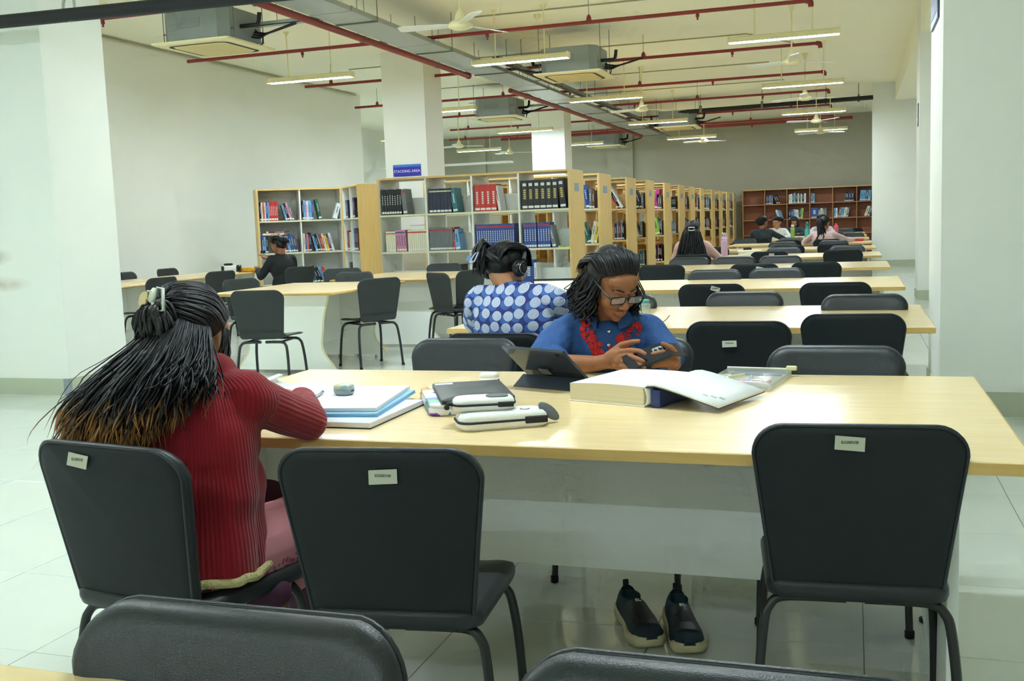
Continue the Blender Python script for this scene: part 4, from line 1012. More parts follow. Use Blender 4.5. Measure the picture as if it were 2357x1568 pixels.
for i in range(len(sp_)-1):
    (a, z0), (b_, z1) = sp_[i], sp_[i+1]
    spn.add([(a, -.004, z0), (b_, -.004, z1), (b_, D1+.004, z1), (a, D1+.004, z0), (a+.004, -.004, z0), (b_+.004, -.004, z1), (b_+.004, D1+.004, z1), (a+.004, D1+.004, z0)], [(0, 1, 2, 3), (7, 6, 5, 4), (0, 4, 5, 1), (3, 2, 6, 7)], 0, True)
spn.build('spine', M_white_plastic, o)
MB().cbox(W1+.02, W1+.05, .004, .2, .0005, .052, .002).build('blue_slip_case', mat('cover_dark_blue', (34, 56, 118), .4, noise_amt=.3, nscale=40), o)
fl_ = [(W1-.002, .058), (W1+.012, .068), (W1+.035, .070), (W1+.07, .064), (W1+.12, .052), (W1+.18, .036), (W1+.235, .022)]
fp = MB(); n = len(fl_)
for th, mi, dv, D2 in ((.0065, 0, 0., D1-.01), (.003, 1, -.0068, D1)):
    vs = [(p[0], .0, p[1]+dv) for p in fl_]+[(p[0], D2, p[1]+dv) for p in fl_]+[(p[0], .0, p[1]-th+dv) for p in fl_]+[(p[0], D2, p[1]-th+dv) for p in fl_]
    fp.add(vs, [(i, i+1, n+i+1, n+i) for i in range(n-1)]+[(2*n+i, 3*n+i, 3*n+i+1, 2*n+i+1) for i in range(n-1)]+[(i, 2*n+i, 2*n+i+1, i+1) for i in range(n-1)]+[(n+i, n+i+1, 3*n+i+1, 3*n+i) for i in range(n-1)]+[(0, n, 3*n, 2*n), (n-1, 3*n-1, 4*n-1, 2*n-1)], mi, True)
fp.build('right_pages', [M_paper, mat('cover_dark_grey', (70, 74, 80), .5)], o)
for k in range(3): MB().box(-.008, .008, -.004, .006, 0, .0006).xf(Matrix.Translation((W1+.17+k*.02, .05+k*.012, .0392-k*.0045)) @ Matrix.Rotation(R_(14), 4, 'Y')).build('page_print', mat('print_grey', (190, 196, 200), .7), o)
# clear zip pouch with pens
clr = mat('clear_vinyl', (214, 222, 214), .12, alpha=.42)
o = thing('zip_pouch', -.325, 3.37, TZ, -8, 'clear plastic zip pouch with pens behind the thick open book', 'pouch')
MB().rings(soft(.22, .33, .022, .012, .004)).build('vinyl', clr, o)
MB().tube([(-.108, .163, .024), (.108, .163, .024)], .004, 6).build('zip', mat('zip_white', (220, 222, 210), .5), o); MB().cbox(.09, .125, .158, .172, .02, .035, .003).build('zip_end', mat('zip_tab', (222, 218, 170), .5), o)
for (x0, y0, x1, y1, c, nm) in ((-.06, -.05, .08, -.02, (206, 80, 130), 'pink'), (.03, -.10, .0, .05, (120, 150, 200), 'blue'), (-.09, .02, -.03, .08, (226, 214, 80), 'yellow'), (-.08, .12, .09, .1, (70, 90, 150), 'navy')):
    pn = MB().tube([(x0, y0, .010), (x1, y1, .013)], .0055, 8).build('pen', mat('pen_'+nm+'_body', c, .35), o); pn['label'] = nm + ' pen inside the pouch'
# shoes under the table
def shoe(x, y, rz, label, mirror):
    o = thing('shoe', x, y, 0, rz, label, 'shoe', 'pair of shoes under the front table')
    m_up = mat('shoe_navy_mesh', (22, 44, 58), .7, bump=.3, bscale=500); m_ov = mat('shoe_black_overlay', (20, 24, 28), .5); m_so = mat('shoe_cream_sole', (206, 196, 158), .6, noise_amt=.06, nscale=40)
    secs = [(-.140, .018, .030), (-.128, .036, .034), (-.10, .041, .035), (-.05, .038, .031), (0., .040, .029), (.05, .047, .028), (.09, .048, .027), (.12, .040, .030), (.14, .022, .034)]
    def sol(f, dz, z):
        out = []
        L = [(s_[0], s_[1]*f) for s_ in secs]
        for (yy, hw) in L: out.append((hw+(.004 if .0 < yy < .1 else 0)*mirror, yy*(1 if f > .97 else .985), z(yy)))
        for (yy, hw) in L[::-1]: out.append((-hw+(.004 if .0 < yy < .1 else 0)*mirror, yy*(1 if f > .97 else .985), z(yy)))
        return out
    MB().rings([sol(.88, 0, lambda t: .0 + .012*max(0, (abs(t)-.09)/.05)**2), sol(1.02, 0, lambda t: .012+.006*max(0, (abs(t)-.09)/.05)), sol(1.03, 0, lambda t: .026+.010*(t < -.05)+.002*max(0, (t-.08)/.06)), sol(.96, 0, lambda t: .034+.014*(t < -.05)+.003*math.sin(t*60)+.002*max(0, (t-.09)/.05))]).build('sole', m_so, o)
    up = MB(); rings = []
    body = [(-.134, .022, .098, .030), (-.122, .034, .098, .03), (-.09, .037, .088, .03), (-.05, .036, .080, .03), (-.015, .037, .092, .03), (.02, .040, .084, .03), (.06, .044, .068, .03), (.095, .044, .060, .026), (.12, .037, .052, .024), (.139, .018, .042, .022)]
    for (yy, hw, zt, zb) in body:
        r = []
        for k in range(13):
            a = math.pi*k/12; cx = math.cos(a); sz = math.sin(a)
            r.append((hw*(abs(cx)**.7)*(1 if cx >= 0 else -1)*(1-.25*sz*(1 if yy < .03 else .4)), yy, zb+(zt-zb)*(sz**.8)))
        rings.append(r)
    # open collar between the heel and the tongue: leave the top faces out and add a lining
    vs = [p for r in rings for p in r]; n = 13
    fs = []; mi_ = []
    for i in range(len(rings)-1):
        for k in range(n-1):
            if i in (1, 2) and 4 <= k <= 7 or (i == 3 and 5 <= k <= 6): continue
            fs.append((i*n+k, i*n+k+1, (i+1)*n+k+1, (i+1)*n+k))
    up.add(vs, fs, 0, True); up.add(rings[0], [tuple(range(n))], 0); up.add(rings[-1], [tuple(range(n))], 0)
    uo = up.build('upper', m_up, o)
    MB().lathe([(.001, .035), (.024, .036), (.03, .06), (.031, .084)], 12, (0, 0, 0), M=Matrix.Diagonal((.85, 1.45, 1, 1)).to_4x4(), cap=False).xf(Matrix.Translation((0, -.082, 0))).build('lining', mat('shoe_lining', (40, 70, 70), .8), uo)
    tg = MB()
    for i in range(4, 7):
        tg.add([(rings[i][k][0]*1.02, rings[i][k][1], rings[i][k][2]+.003) for k in range(3, 10)]+[(rings[i+1][k][0]*1.02, rings[i+1][k][1], rings[i+1][k][2]+.003) for k in range(3, 10)], [(k, k+1, 8+k, 7+k) for k in range(6)], 0, True)
    tg.build('overlay', m_ov, uo)
    MB().cbox(-.008, .008, -.140, -.133, .088, .112, .002).build('pull_tab', m_ov, o)
    text_obj('logo', 'SL', .018, M_white_plastic, uo, Matrix.Translation((0, .0, .0965)) @ Matrix.Rotation(R_(180), 4, 'Z') @ Matrix.Rotation(R_(13), 4, 'X'), .0006)
    o.scale = (1.18, 1.08, 1.08)
    return o
shoe(-.640, 3.075, 207, 'dark teal slip-on shoe with cream sole, left of the pair', 1)
shoe(-.500, 3.065, 197, 'dark teal slip-on shoe with cream sole, right of the pair', -1)
# second table: laptop, eyeglasses, bottle
TZ2 = .7502
o = thing('laptop', -1.50, 5.40, TZ2, 4, 'laptop with a microscope picture on screen before the headphones woman', 'laptop')
bs = MB().cbox(-.175, .175, -.24, -.005, 0, .016, .004).build('base', mat('laptop_grey', (150, 152, 154), .35, metal=.5), o)
for r_ in range(5):
    for c_ in range(12): MB().box(-.15+c_*.025, -.13+c_*.025, -.11+r_*.019, -.096+r_*.019, .016, .0175).build('key', M_blackm, bs)
lidM = Matrix.Translation((0, -.002, .012)) @ Matrix.Rotation(R_(-16), 4, 'X')
ld_ = MB().cbox(-.175, .175, -.004, .004, 0, .225, .002).xf(lidM).build('lid', M_blackm, o)
scm = mat('laptop_screen', (220, 224, 210), .4, emit=.55)
nt, b = nodes(scm); tc = nt.nodes.new('ShaderNodeTexCoord'); sp = nt.nodes.new('ShaderNodeSeparateXYZ'); nt.links.new(tc.outputs['Generated'], sp.inputs[0])
dx = mth(nt, 'MULTIPLY', mth(nt, 'SUBTRACT', sp.outputs[0], .76), 1.55); dz = mth(nt, 'SUBTRACT', sp.outputs[2], .55)
dd = mth(nt, 'SQRT', mth(nt, 'ADD', mth(nt, 'MULTIPLY', dx, dx), mth(nt, 'MULTIPLY', dz, dz)))
nz = nt.nodes.new('ShaderNodeTexVoronoi'); nz.inputs['Scale'].default_value = 26; nt.links.new(tc.outputs['Generated'], nz.inputs['Vector'])
inside = mth(nt, 'LESS_THAN', dd, .36); ringm = mth(nt, 'LESS_THAN', mth(nt, 'ABSOLUTE', mth(nt, 'SUBTRACT', dd, .365)), .006)
c1 = mixc(nt, nz.outputs['Distance'], lin((186, 160, 190)), lin((228, 208, 214))); c2 = mixc(nt, inside, lin((222, 226, 212)), c1); c3 = mixc(nt, ringm, c2, lin((120, 100, 110)))
nt.links.new(c3, b.inputs['Base Color']); nt.links.new(c3, b.inputs['Emission Color'])
MB().box(-.168, .168, -.0052, -.004, .008, .212).xf(lidM).build('screen', scm, ld_)
def glasses(o, wx=.062, h=.032, m=M_blackm, folded=False):
    for s_ in (-1, 1):
        rim = [Vector((s_*.034+p[0], 0, p[1]-h/2)) for p in rrect(.054, h, .009, 4, .058)]
        fr = MB().tube(rim, .0019, 6, closed=True).tube([rim[12] + Vector((0, 0, .001)), rim[14]+Vector((0, 0, .001))], .0030, 6).build('rim', m, o)
        MB().rings([[(p.x, .0006*k, p.z) for p in rim] for k in (-1, 1)], smooth=False).build('lens', mat('lens_glass', (235, 240, 240), .05, alpha=.16), fr)
    MB().tube(bez([(-.008, 0, .004), (0, .002, .008), (.008, 0, .004)], 4), .0022, 6).build('bridge', m, o)
def temple_pts(s_): return bez([(s_*.064, .0, .010), (s_*.069, -.02, .011), (s_*.072, -.085, .008), (s_*.072, -.11, -.004), (s_*.070, -.132, -.028)], 5)
o = thing('eyeglasses', -1.03, 5.16, TZ2+.018, 78, 'folded-out black wire eyeglasses lying on the second table', 'eyeglasses')
glasses(o, m=M_black)
for s_ in (-1, 1): MB().tube([Vector((p.x, p.y, -p.z)) for p in temple_pts(s_)], .0018, 6).build('temple', M_black, o)
def bottle(x, y, z, r, h, body, cap, label, neck=.55, group='water bottles on the tables'):
    o = thing('water_bottle', x, y, z, 0, label, 'bottle', group)
    MB().lathe([(r*.9, 0), (r, .006), (r, h*.74), (r*.93, h*.79), (r*neck, h*.84), (r*neck, h*.86)], 18).build('body', body, o)
    MB().lathe([(r*neck*1.15, h*.86), (r*neck*1.2, h*.87), (r*neck*1.2, h*.985), (r*neck, h), (0, h)], 16).build('cap', cap, o)
    MB().lathe([(r*1.004, h*.70), (r*1.012, h*.705), (r*1.012, h*.715), (r*1.004, h*.72)], 18, cap=False).build('ring', cap, o)
    return o
teal = mat('bottle_teal', (70, 176, 172), .3); clearb = mat('bottle_clear', (206, 216, 206), .1, alpha=.5)
bottle(-1.085, 5.55, TZ2, .036, .10, clearb, teal, 'small clear jar with a teal cap behind the glasses of the girl in denim', .7)
bottle(-1.63, 13.95, TZ2, .045, .31, mat('bottle_lavender', (178, 152, 186), .35), M_steel, 'lavender steel bottle right of the long-haired woman', .6)
bottle(-1.175, 21.75, TZ2, .042, .30, mat('bottle_green', (140, 176, 80), .35), M_white_plastic, 'green bottle with a white cap on the far table', .6)
bottle(-.90, 22.0, TZ2, .05, .25, teal, teal, 'teal bottle on the far table left of the woman in pink', .5)
bottle(-.38, 24.6, TZ2, .05, .26, mat('bottle_pink', (206, 96, 122), .4, alpha=.8), mat('bottle_pink_cap', (200, 60, 90), .4), 'pink bottle right of the woman in pink', .5)
bottle(-1.10, 26.8, TZ2, .05, .3, mat('bottle_deep_teal', (40, 110, 116), .35), teal, 'dark teal bottle beside the far student in dark clothes', .5)
o = thing('pencil_case', .02, 19.3, TZ2, 6, 'bright red pencil case at the right end of the far table', 'pencil case')
MB().rings(soft(.30, .11, .05, .04, .015)).build('body', mat('case_red', (214, 60, 70), .5), o); MB().tube([(-.14, -.0, .051), (.14, 0, .051)], .004, 6).build('zip', M_tag, o)
def paper_stack(x, y, z, rz, n, label, w_=.21, d=.297):
    o = thing('paper_stack', x, y, z, rz, label, 'papers')
    for k in range(n): MB().box(-w_/2, w_/2, -d/2, d/2, k*.0045, k*.0045+.004).xf(Matrix.Rotation(R_(k*3-2), 4, 'Z')).build('sheet_bundle', M_paper, o)
paper_stack(-1.25, 21.9, TZ2, 12, 3, 'white papers between the man in black and the green bottle', .5, .35)
paper_stack(-1.42, 13.5, TZ2, -6, 2, 'open white papers in front of the long-haired woman', .4, .25)
for i, (dx, dy, c, h, rz) in enumerate([(0, 0, 'cream', .03, 5), (.02, .0, 'white', .025, -4), (-.01, .01, 'cream', .02, 8)]):
    zz = TZ2+[0, .031, .057][i]
    o = thing('textbook', -1.28+dx, 13.75+dy, zz, rz, '%s textbook in the small stack right of the lavender bottle' % ['lowest cream', 'middle white', 'topmost cream'][i], 'book', 'stacked textbooks')
    MB().cbox(-.15, .15, -.11, .11, 0, h, .003).build('cover', bmat(c), o); MB().box(-.145, .152, -.112, .105, .004, h-.004).build('page_block', M_pages, o)
o = thing('mouse_pouch', -1.52, 15.95, TZ2, 0, 'small black pouch on the table beyond the lavender bottle', 'pouch')
MB().rings(soft(.12, .08, .045, .03, .012)).build('body', M_blackm, o); MB().tube([(-.05, 0, .046), (.05, 0, .046)], .003, 5).build('zip', M_grey, o)
# left wall table: camera and yellow pouch
o = thing('camera_bag', -8.12, 12.25, TZ2, 20, 'white and black camera-like case on the wall table', 'case')
MB().rings(soft(.20, .12, .10, .02, .01)).build('body', M_white_plastic, o); MB().lathe([(.05, 0), (.05, .05), (.04, .055)], 16, M=Matrix.Rotation(R_(90), 4, 'Y')).xf(Matrix.Translation((.10, 0, .055))).build('lens', M_black, o)
MB().cbox(-.07, .04, -.04, .04, .10, .13, .01).build('top_hump', M_blackm, o); MB().cbox(-.102, -.06, -.062, .062, .01, .095, .004).build('grip', M_blackm, o)
o = thing('notepad', -8.05, 12.12, TZ2, 15, 'small white notepad before the camera-like case', 'notepad')
MB().cbox(-.12, .12, -.08, .06, 0, .012, .002).build('pages', M_paper, o); MB().cbox(-.122, .122, -.082, .062, .012, .014, .001).build('cover', mat('pad_print', (190, 186, 180), .6, noise_amt=.3, nscale=30), o)
o = thing('yellow_pouch', -7.98, 12.45, TZ2, -8, 'bright yellow pouch right of the camera-like case', 'pouch')
MB().rings(soft(.30, .13, .065, .05, .02)).build('body', mat('pouch_yellow', (234, 176, 54), .5), o); MB().tube([(.13, 0, .03), (.2, .01, .02)], [.02, .004], 6).build('tip', mat('pouch_yellow2', (226, 160, 50), .5), o)
# ================================================================ people
def _sphere_mesh(mb, M, nu=14, nv=9):
    prof = []
    for k in range(nv+1):
        a = -math.pi/2+math.pi*k/nv; prof.append((max(1e-4, math.cos(a)), math.sin(a)))
    vs = []; fs = []
    for (r, z) in prof:
        for k in range(nu):
            t = 2*math.pi*k/nu; vs.append(M @ Vector((r*math.cos(t), r*math.sin(t), z)))
    n = nu
    for i in range(nv):
        for k in range(n): fs.append((i*n+k, i*n+(k+1) % n, (i+1)*n+(k+1) % n, (i+1)*n+k))
    fs.append(tuple(range(n))[::-1]); fs.append(tuple(range(nv*n, nv*n+n)))
    mb.add(vs, fs)
def ell(c, r, rot=None):
    M = Matrix.Translation(c)
    if rot is not None: M = M @ rot.to_4x4()
    return ('e', M @ Matrix.Diagonal((*r, 1)))
def cap(a, b, ra, rb, flat=None): return ('c', Vector(a), Vector(b), ra, rb)
def chain(pts, rs): return [cap(pts[i], pts[i+1], rs[i], rs[i+1]) for i in range(len(pts)-1)]
def tprims(prims, M):
    out = []
    for p in prims:
        if p[0] == 'e': out.append(('e', M @ p[1]))
        else: out.append(('c', M @ p[1], M @ p[2], p[3], p[4]))
    return out
def organic(prims, voxel, smooth=6, noise_amp=0., nfreq=8., fold=None):
    mb = MB()
    for p in prims:
        if p[0] == 'e': _sphere_mesh(mb, p[1], 18, 12)
        else:
            a, b, ra, rb = p[1:]; d = b-a; L = d.length
            if L < 1e-6: continue
            q = d.to_track_quat('Z', 'Y').to_matrix().to_4x4(); M = Matrix.Translation(a) @ q
            prof = []
            for k in range(5): t = -math.pi/2+math.pi/2*k/4; prof.append((max(1e-4, ra*math.cos(t)), ra*math.sin(t)))
            for k in range(5): t = math.pi/2*k/4; prof.append((max(1e-4, rb*math.cos(t)), L+rb*math.sin(t)))
            n = 14; vs = []; fs = []
            for (r, z) in prof:
                for k in range(n): t = 2*math.pi*k/n; vs.append(M @ Vector((r*math.cos(t), r*math.sin(t), z)))
            for i in range(len(prof)-1):
                for k in range(n): fs.append((i*n+k, i*n+(k+1) % n, (i+1)*n+(k+1) % n, (i+1)*n+k))
            fs.append(tuple(range(n))[::-1]); fs.append(tuple(range((len(prof)-1)*n, len(prof)*n)))
            mb.add(vs, fs)
    me = mb.mesh('tmp', [M_blackm], fix=False); o = bpy.data.objects.new('tmp', me); COL.objects.link(o)
    m = o.modifiers.new('r', 'REMESH'); m.mode = 'VOXEL'; m.voxel_size = voxel; m.adaptivity = 0; m.use_smooth_shade = True
    if smooth:
        s_ = o.modifiers.new('s', 'SMOOTH'); s_.factor = .5; s_.iterations = smooth
    dg = bpy.context.evaluated_depsgraph_get(); dg.update()
    out = bpy.data.meshes.new_from_object(o.evaluated_get(dg)); bpy.data.objects.remove(o); bpy.data.meshes.remove(me)
    if noise_amp or fold:
        nr = [v.normal.copy() for v in out.vertices]
        for v, nn_ in zip(out.vertices, nr):
            d = 0.
            if noise_amp: d += noise_amp*noise.noise(v.co*nfreq)
            if fold: d += fold(v.co)
            v.co += nn_*d
    out.materials.clear()
    return out
def mesh_obj(name, me, mats, parent, org):
    for m in (mats if isinstance(mats, (list, tuple)) else [mats]): me.materials.append(m)
    me.transform(Matrix.Translation(-Vector(org)))
    me.name = name
    for p in me.polygons: p.use_smooth = True
    o = bpy.data.objects.new(name, me); COL.objects.link(o); o.parent = parent
    return o
def join_meshes(ms):
    bm = bmesh.new()
    for m in ms: bm.from_mesh(m)
    out = bpy.data.meshes.new('body'); bm.to_mesh(out); bm.free()
    for m in ms: bpy.data.meshes.remove(m)
    return out
def paint(me, regions):
    """regions: (Matrix inverse of a unit ellipsoid, material index)"""
    for p in me.polygons:
        for Mi, k in regions:
            if (Mi @ p.center).length < 1: p.material_index = k
def head_prims(eyes_closed=True, ear=True, s=1.):
    P = [ell((0, -.014, .030), (.0745, .095, .082)), ell((0, .026, -.020), (.064, .066, .082)), ell((0, .040, -.068), (.048, .046, .042)), ell((0, .068, -.096), (.020, .017, .016)),
         ell((.036, .056, -.034), (.027, .026, .028)), ell((-.036, .056, -.034), (.027, .026, .028)), ell((0, .058, .042), (.058, .036, .036)),
         cap((-.036, .086, .021), (-.008, .090, .018), .008, .008), cap((.036, .086, .021), (.008, .090, .018), .008, .008),
         cap((0, .089, .010), (0, .108, -.030), .0078, .0105), ell((0, .109, -.034), (.0115, .011, .010)), ell((.012, .100, -.037), (.0085, .010, .0075)), ell((-.012, .100, -.037), (.0085, .010, .0075)),
         ell((.031, .078, .0), (.016, .0125, .0105)), ell((-.031, .078, .0), (.016, .0125, .0105)),
         cap((-.020, .088, -.0625), (-.004, .0965, -.0600), .0045, .0060), cap((.020, .088, -.0625), (.004, .0965, -.0600), .0045, .0060), cap((-.015, .089, -.0710), (.015, .089, -.0710), .0060, .0060), ell((0, .0945, -.0715), (.011, .0065, .0068)),
         ell((0, .084, -.082), (.012, .008, .004))]
    if ear:
        for s_ in (-1, 1): P += [ell((s_*.075, -.012, -.004), (.007, .018, .030), Matrix.Rotation(R_(s_*18), 3, 'Z')), ell((s_*.080, -.020, .004), (.006, .012, .020), Matrix.Rotation(R_(s_*25), 3, 'Z')), ell((s_*.073, -.005, -.028), (.007, .010, .010))]
    return P
def frame_from(fwd, up, pos, roll=0., sc=1.):
    f = Vector(fwd).normalized(); r = f.cross(Vector(up)).normalized(); u = r.cross(f)
    M = Matrix(((r.x, f.x, u.x, 0), (r.y, f.y, u.y, 0), (r.z, f.z, u.z, 0), (0, 0, 0, 1))).to_4x4()
    return Matrix.Translation(pos) @ M @ Matrix.Rotation(roll, 4, 'Y') @ Matrix.Scale(sc, 4)
# hair made of tapering locks that follow guide curves
def locks(guides, n, r=.0035, jit=.010, wave=.006, wfreq=2.2, seg=12, mb=None, attr=None, frizz=0., rnd=random, sides=4, cut=(.8, 1.)):
    mb = mb or MB(); K = len(guides); gs = [bez(g, 8) for g in guides]
    for i in range(n):
        u = rnd.random()*(K-1); k = min(int(u), K-2); f = u-k
        ph = rnd.random()*6.28; off = Vector((rnd.gauss(0, jit), rnd.gauss(0, jit), rnd.gauss(0, jit*.6)))
        t1 = rnd.uniform(*cut); A, B = gs[k], gs[k+1]; pts = []; rs = []
        gf = rnd.uniform(.8, 1.1); rr = r*rnd.uniform(.6, 1.3); wv = wave*rnd.uniform(.4, 1.5); wf = wfreq*rnd.uniform(.7, 1.3); fz = Vector((rnd.gauss(0, 1), rnd.gauss(0, 1), rnd.gauss(0, 1)))*frizz
        for s_ in range(seg+1):
            t = t1*s_/seg
            ia = t*(len(A)-1); a = A[int(ia)].lerp(A[min(int(ia)+1, len(A)-1)], ia-int(ia))
            ib = t*(len(B)-1); b = B[int(ib)].lerp(B[min(int(ib)+1, len(B)-1)], ib-int(ib))
            p = a.lerp(b, f)
            g = min(1, t*2.2)
            p = p+off*g + Vector((math.sin(ph+t*wf*6.28), math.cos(ph*1.3+t*wf*6.28), .4*math.sin(ph*2+t*wf*6.28)))*wv*min(1, t*1.6)+fz*t*t
            pts.append(p); rs.append(rr*(.75+.5*math.sin(math.pi*min(1, t*1.1)))*(1 if t < .8 else max(.12, (t1-t)/(t1-.8+1e-3) if t1 > .8 else 1)) if s_ < seg else rr*.12)
        n0 = len(mb.v); mb.tube(pts, rs, sides, caps=False)
        if attr is not None:
            for s_ in range(seg+1): attr.extend([t1*s_/seg*(1-.08*max(0, u-2.4))*gf]*sides)
    return mb
def build_hair(mb, name, m, parent, org, attr=None):
    me = mb.mesh(name, [m], org, fix=False)
    if attr is not None:
        a = me.attributes.new('tip', 'FLOAT', 'POINT'); vals = attr+[0.]*(len(me.vertices)-len(attr)); a.data.foreach_set('value', vals)
    o = bpy.data.objects.new(name, me); COL.objects.link(o); o.parent = parent; o['kind'] = 'stuff'
    return o
def fingers(P, palm, chains, r=.0085):
    for c in chains: P += chain(c, [r*1.1, r, r*.92, r*.8][:len(c)])

def knit(name, rgb, freq=46., depth=.9):
    m = mat(name, rgb, .85, spec=.2); nt, b = nodes(m)
    at = nt.nodes.new('ShaderNodeAttribute'); at.attribute_name = 'rib'
    s_ = mth(nt, 'ADD', mth(nt, 'MULTIPLY', mth(nt, 'SINE', mth(nt, 'MULTIPLY', at.outputs['Fac'], freq*6.2832)), .5), .5)
    tc = nt.nodes.new('ShaderNodeTexCoord'); n = nt.nodes.new('ShaderNodeTexNoise'); n.inputs['Scale'].default_value = 700; nt.links.new(tc.outputs['Object'], n.inputs['Vector'])
    h = mth(nt, 'ADD', s_, mth(nt, 'MULTIPLY', n.outputs['Fac'], .35))
    bp = nt.nodes.new('ShaderNodeBump'); bp.inputs['Strength'].default_value = depth; bp.inputs['Distance'].default_value = .004
    nt.links.new(h, bp.inputs['Height']); nt.links.new(bp.outputs['Normal'], b.inputs['Normal'])
    c = lin(rgb); nt.links.new(mixc(nt, s_, tuple(x*.88 for x in c), tuple(min(1, x*1.06) for x in c)), b.inputs['Base Color'])
    b.inputs['Sheen Weight'].default_value = .25
    return m
def set_rib(me, fn):
    a = me.attributes.new('rib', 'FLOAT', 'POINT'); a.data.foreach_set('value', [fn(v.co) for v in me.vertices])

# ---------------------------------------------------------------- woman in the red cardigan
ORG = (-1.56, 2.1, 0)
A = empty('person', ORG, 0, 'woman in a red ribbed cardigan with long wavy hair, leaning on the front table', 'person')
hd = frame_from((.26, .88, -.40), (0, .3, 1), (-1.605, 2.225, 1.036), 0., 1.0)
neckA = [cap(hd @ Vector((0, -.03, -.05)), (-1.545, 2.165, .93), .050, .056)]
fine = organic(tprims(head_prims(), hd)+neckA, .0042, 3)
PA = [ell((-1.55, 2.14, .80), (.16, .10, .17)), ell((-1.535, 2.09, .60), (.16, .12, .16)), cap((-1.40, 2.17, .89), (-1.68, 2.14, .89), .05, .05), cap((-1.54, 2.17, .95), (-1.545, 2.15, .86), .06, .08)]
for (sh, el, wr) in (((-1.39, 2.17, .885), (-1.355, 2.345, .795), (-1.50, 2.55, .812)), ((-1.71, 2.13, .885), (-1.80, 2.36, .80), (-1.66, 2.57, .815))):
    PA += chain([sh, el, wr], [.042, .036, .026])
    w_ = Vector(wr); d = Vector((-.5 if sh[0] > -1.5 else .45, .85, 0)).normalized(); s_ = d.cross(Vector((0, 0, 1)))
    PA.append(ell(w_+d*.05+Vector((0, 0, .0)), (.04, .045, .016)))
    for k in range(4):
        k0 = w_+d*.075+s_*(.027-.018*k); PA += chain([k0, k0+d*.035+Vector((0, 0, .006)), k0+d*.06-Vector((0, 0, .006))], [.009, .008, .0065])
    PA += chain([w_+d*.02+s_*.03*(1 if sh[0] < -1.5 else -1), w_+d*.06+s_*.05*(1 if sh[0] < -1.5 else -1), w_+d*.09+s_*.04*(1 if sh[0] < -1.5 else -1)], [.011, .009, .008])
for x, kx in ((-1.45, -1.40), (-1.62, -1.60)):
    PA += chain([(x, 2.1, .51), (kx, 2.50, .52), (kx+.02, 2.54, .10), (kx+.02, 2.62, .035)], [.075, .055, .036, .03]) + [cap((kx+.02, 2.53, .035), (kx+.03, 2.70, .025), .03, .02)]
body = join_meshes([fine, organic(PA, .008, 4)])
ob = mesh_obj('body', body, [M_skin2, M_lip], A, ORG)
CA = [ell((-1.555, 2.125, .80), (.190, .125, .165)), ell((-1.545, 2.095, .66), (.180, .140, .17)), ell((-1.545, 2.08, .55), (.175, .150, .13)), cap((-1.41, 2.165, .895), (-1.69, 2.135, .895), .066, .066), cap((-1.50, 2.17, .945), (-1.60, 2.16, .945), .056, .056),
      cap((-1.45, 2.11, .80), (-1.435, 2.05, .50), .085, .080), cap((-1.47, 2.06, .70), (-1.455, 2.0, .49), .07, .062), cap((-1.44, 2.14, .70), (-1.43, 2.11, .50), .07, .070)]
SL = []
for (sh, el, wr) in (((-1.395, 2.165, .885), (-1.352, 2.345, .797), (-1.47, 2.525, .815)), ((-1.71, 2.13, .885), (-1.80, 2.36, .808), (-1.675, 2.545, .818))):
    SL += chain([sh, el, wr], [.060, .054, .042])
def foldA(p): return .005*math.sin(p.z*44+p.x*16)*max(0, 1-abs(p.z-.66)/.12) + .006*math.sin(p.x*75+p.z*6)*max(0, 1-(p.z-.48)/.16)*(p.z < .64) + .003*noise.noise(p*18)
car = organic(CA+SL, .0065, 7, 0, 0, foldA)
for v in car.vertices:
    hz = .484-.08*(v.co.x+1.43)+.006*math.sin(v.co.x*40)
    if v.co.z < hz: v.co.z = hz-.15*(hz-v.co.z)
sA, eA = Vector((-1.395, 2.165, .885)), Vector((-1.352, 2.345, .797)); axA = (eA-sA).normalized(); wA = Vector((-1.47, 2.525, .815))
def ribA(p):
    d = p-sA; t = d.dot(axA)
    if t > .03 and p.x > -1.47 and p.y > 2.13:
        q_ = d-axA*t; a = math.atan2(q_.dot(Vector((0, 0, 1))), q_.dot(axA.cross(Vector((0, 0, 1))))); return a/6.2832*.46
    return math.atan2(p.x+1.52, -(p.y-2.16))*.30
set_rib(car, ribA)
hem = []; bins = {}
for v in car.vertices:
    if v.co.z < .515:
        d_ = v.co-Vector((-1.50, 2.09, v.co.z)); kb_ = int(math.degrees(math.atan2(d_.y, d_.x))//6)
        if kb_ not in bins or bins[kb_][0] < d_.length: bins[kb_] = (d_.length, v.co.copy())
for kb_ in range(-26, 6):
    if kb_ in bins: p_ = bins[kb_][1]; hem.append(Vector((p_.x, p_.y, .486-.08*(p_.x+1.43)+.004*math.sin(kb_*1.1))))
hem = bez([hem[i] for i in range(0, len(hem), 2)], 4)
MB().tube(hem, .0115, 8).build('hem_trim', mat('cream_knit_trim', (206, 194, 138), .9, bump=1., bscale=120), A, ORG)
mesh_obj('cardigan', car, knit('red_knit', (146, 24, 38), 62, .45), A, ORG)
KU = chain([(-1.46, 2.10, .50), (-1.395, 2.36, .51), (-1.37, 2.46, .47)], [.10, .092, .075]) + [ell((-1.425, 2.28, .445), (.085, .17, .085)), ell((-1.42, 2.22, .40), (.07, .12, .05)), cap((-1.46, 2.03, .44), (-1.39, 2.30, .40), .05, .05)]
pk = mat('pink_cotton', (214, 140, 152), .8)
nt, b = nodes(pk); tc = nt.nodes.new('ShaderNodeTexCoord'); sp = nt.nodes.new('ShaderNodeSeparateXYZ'); nt.links.new(tc.outputs['Object'], sp.inputs[0])
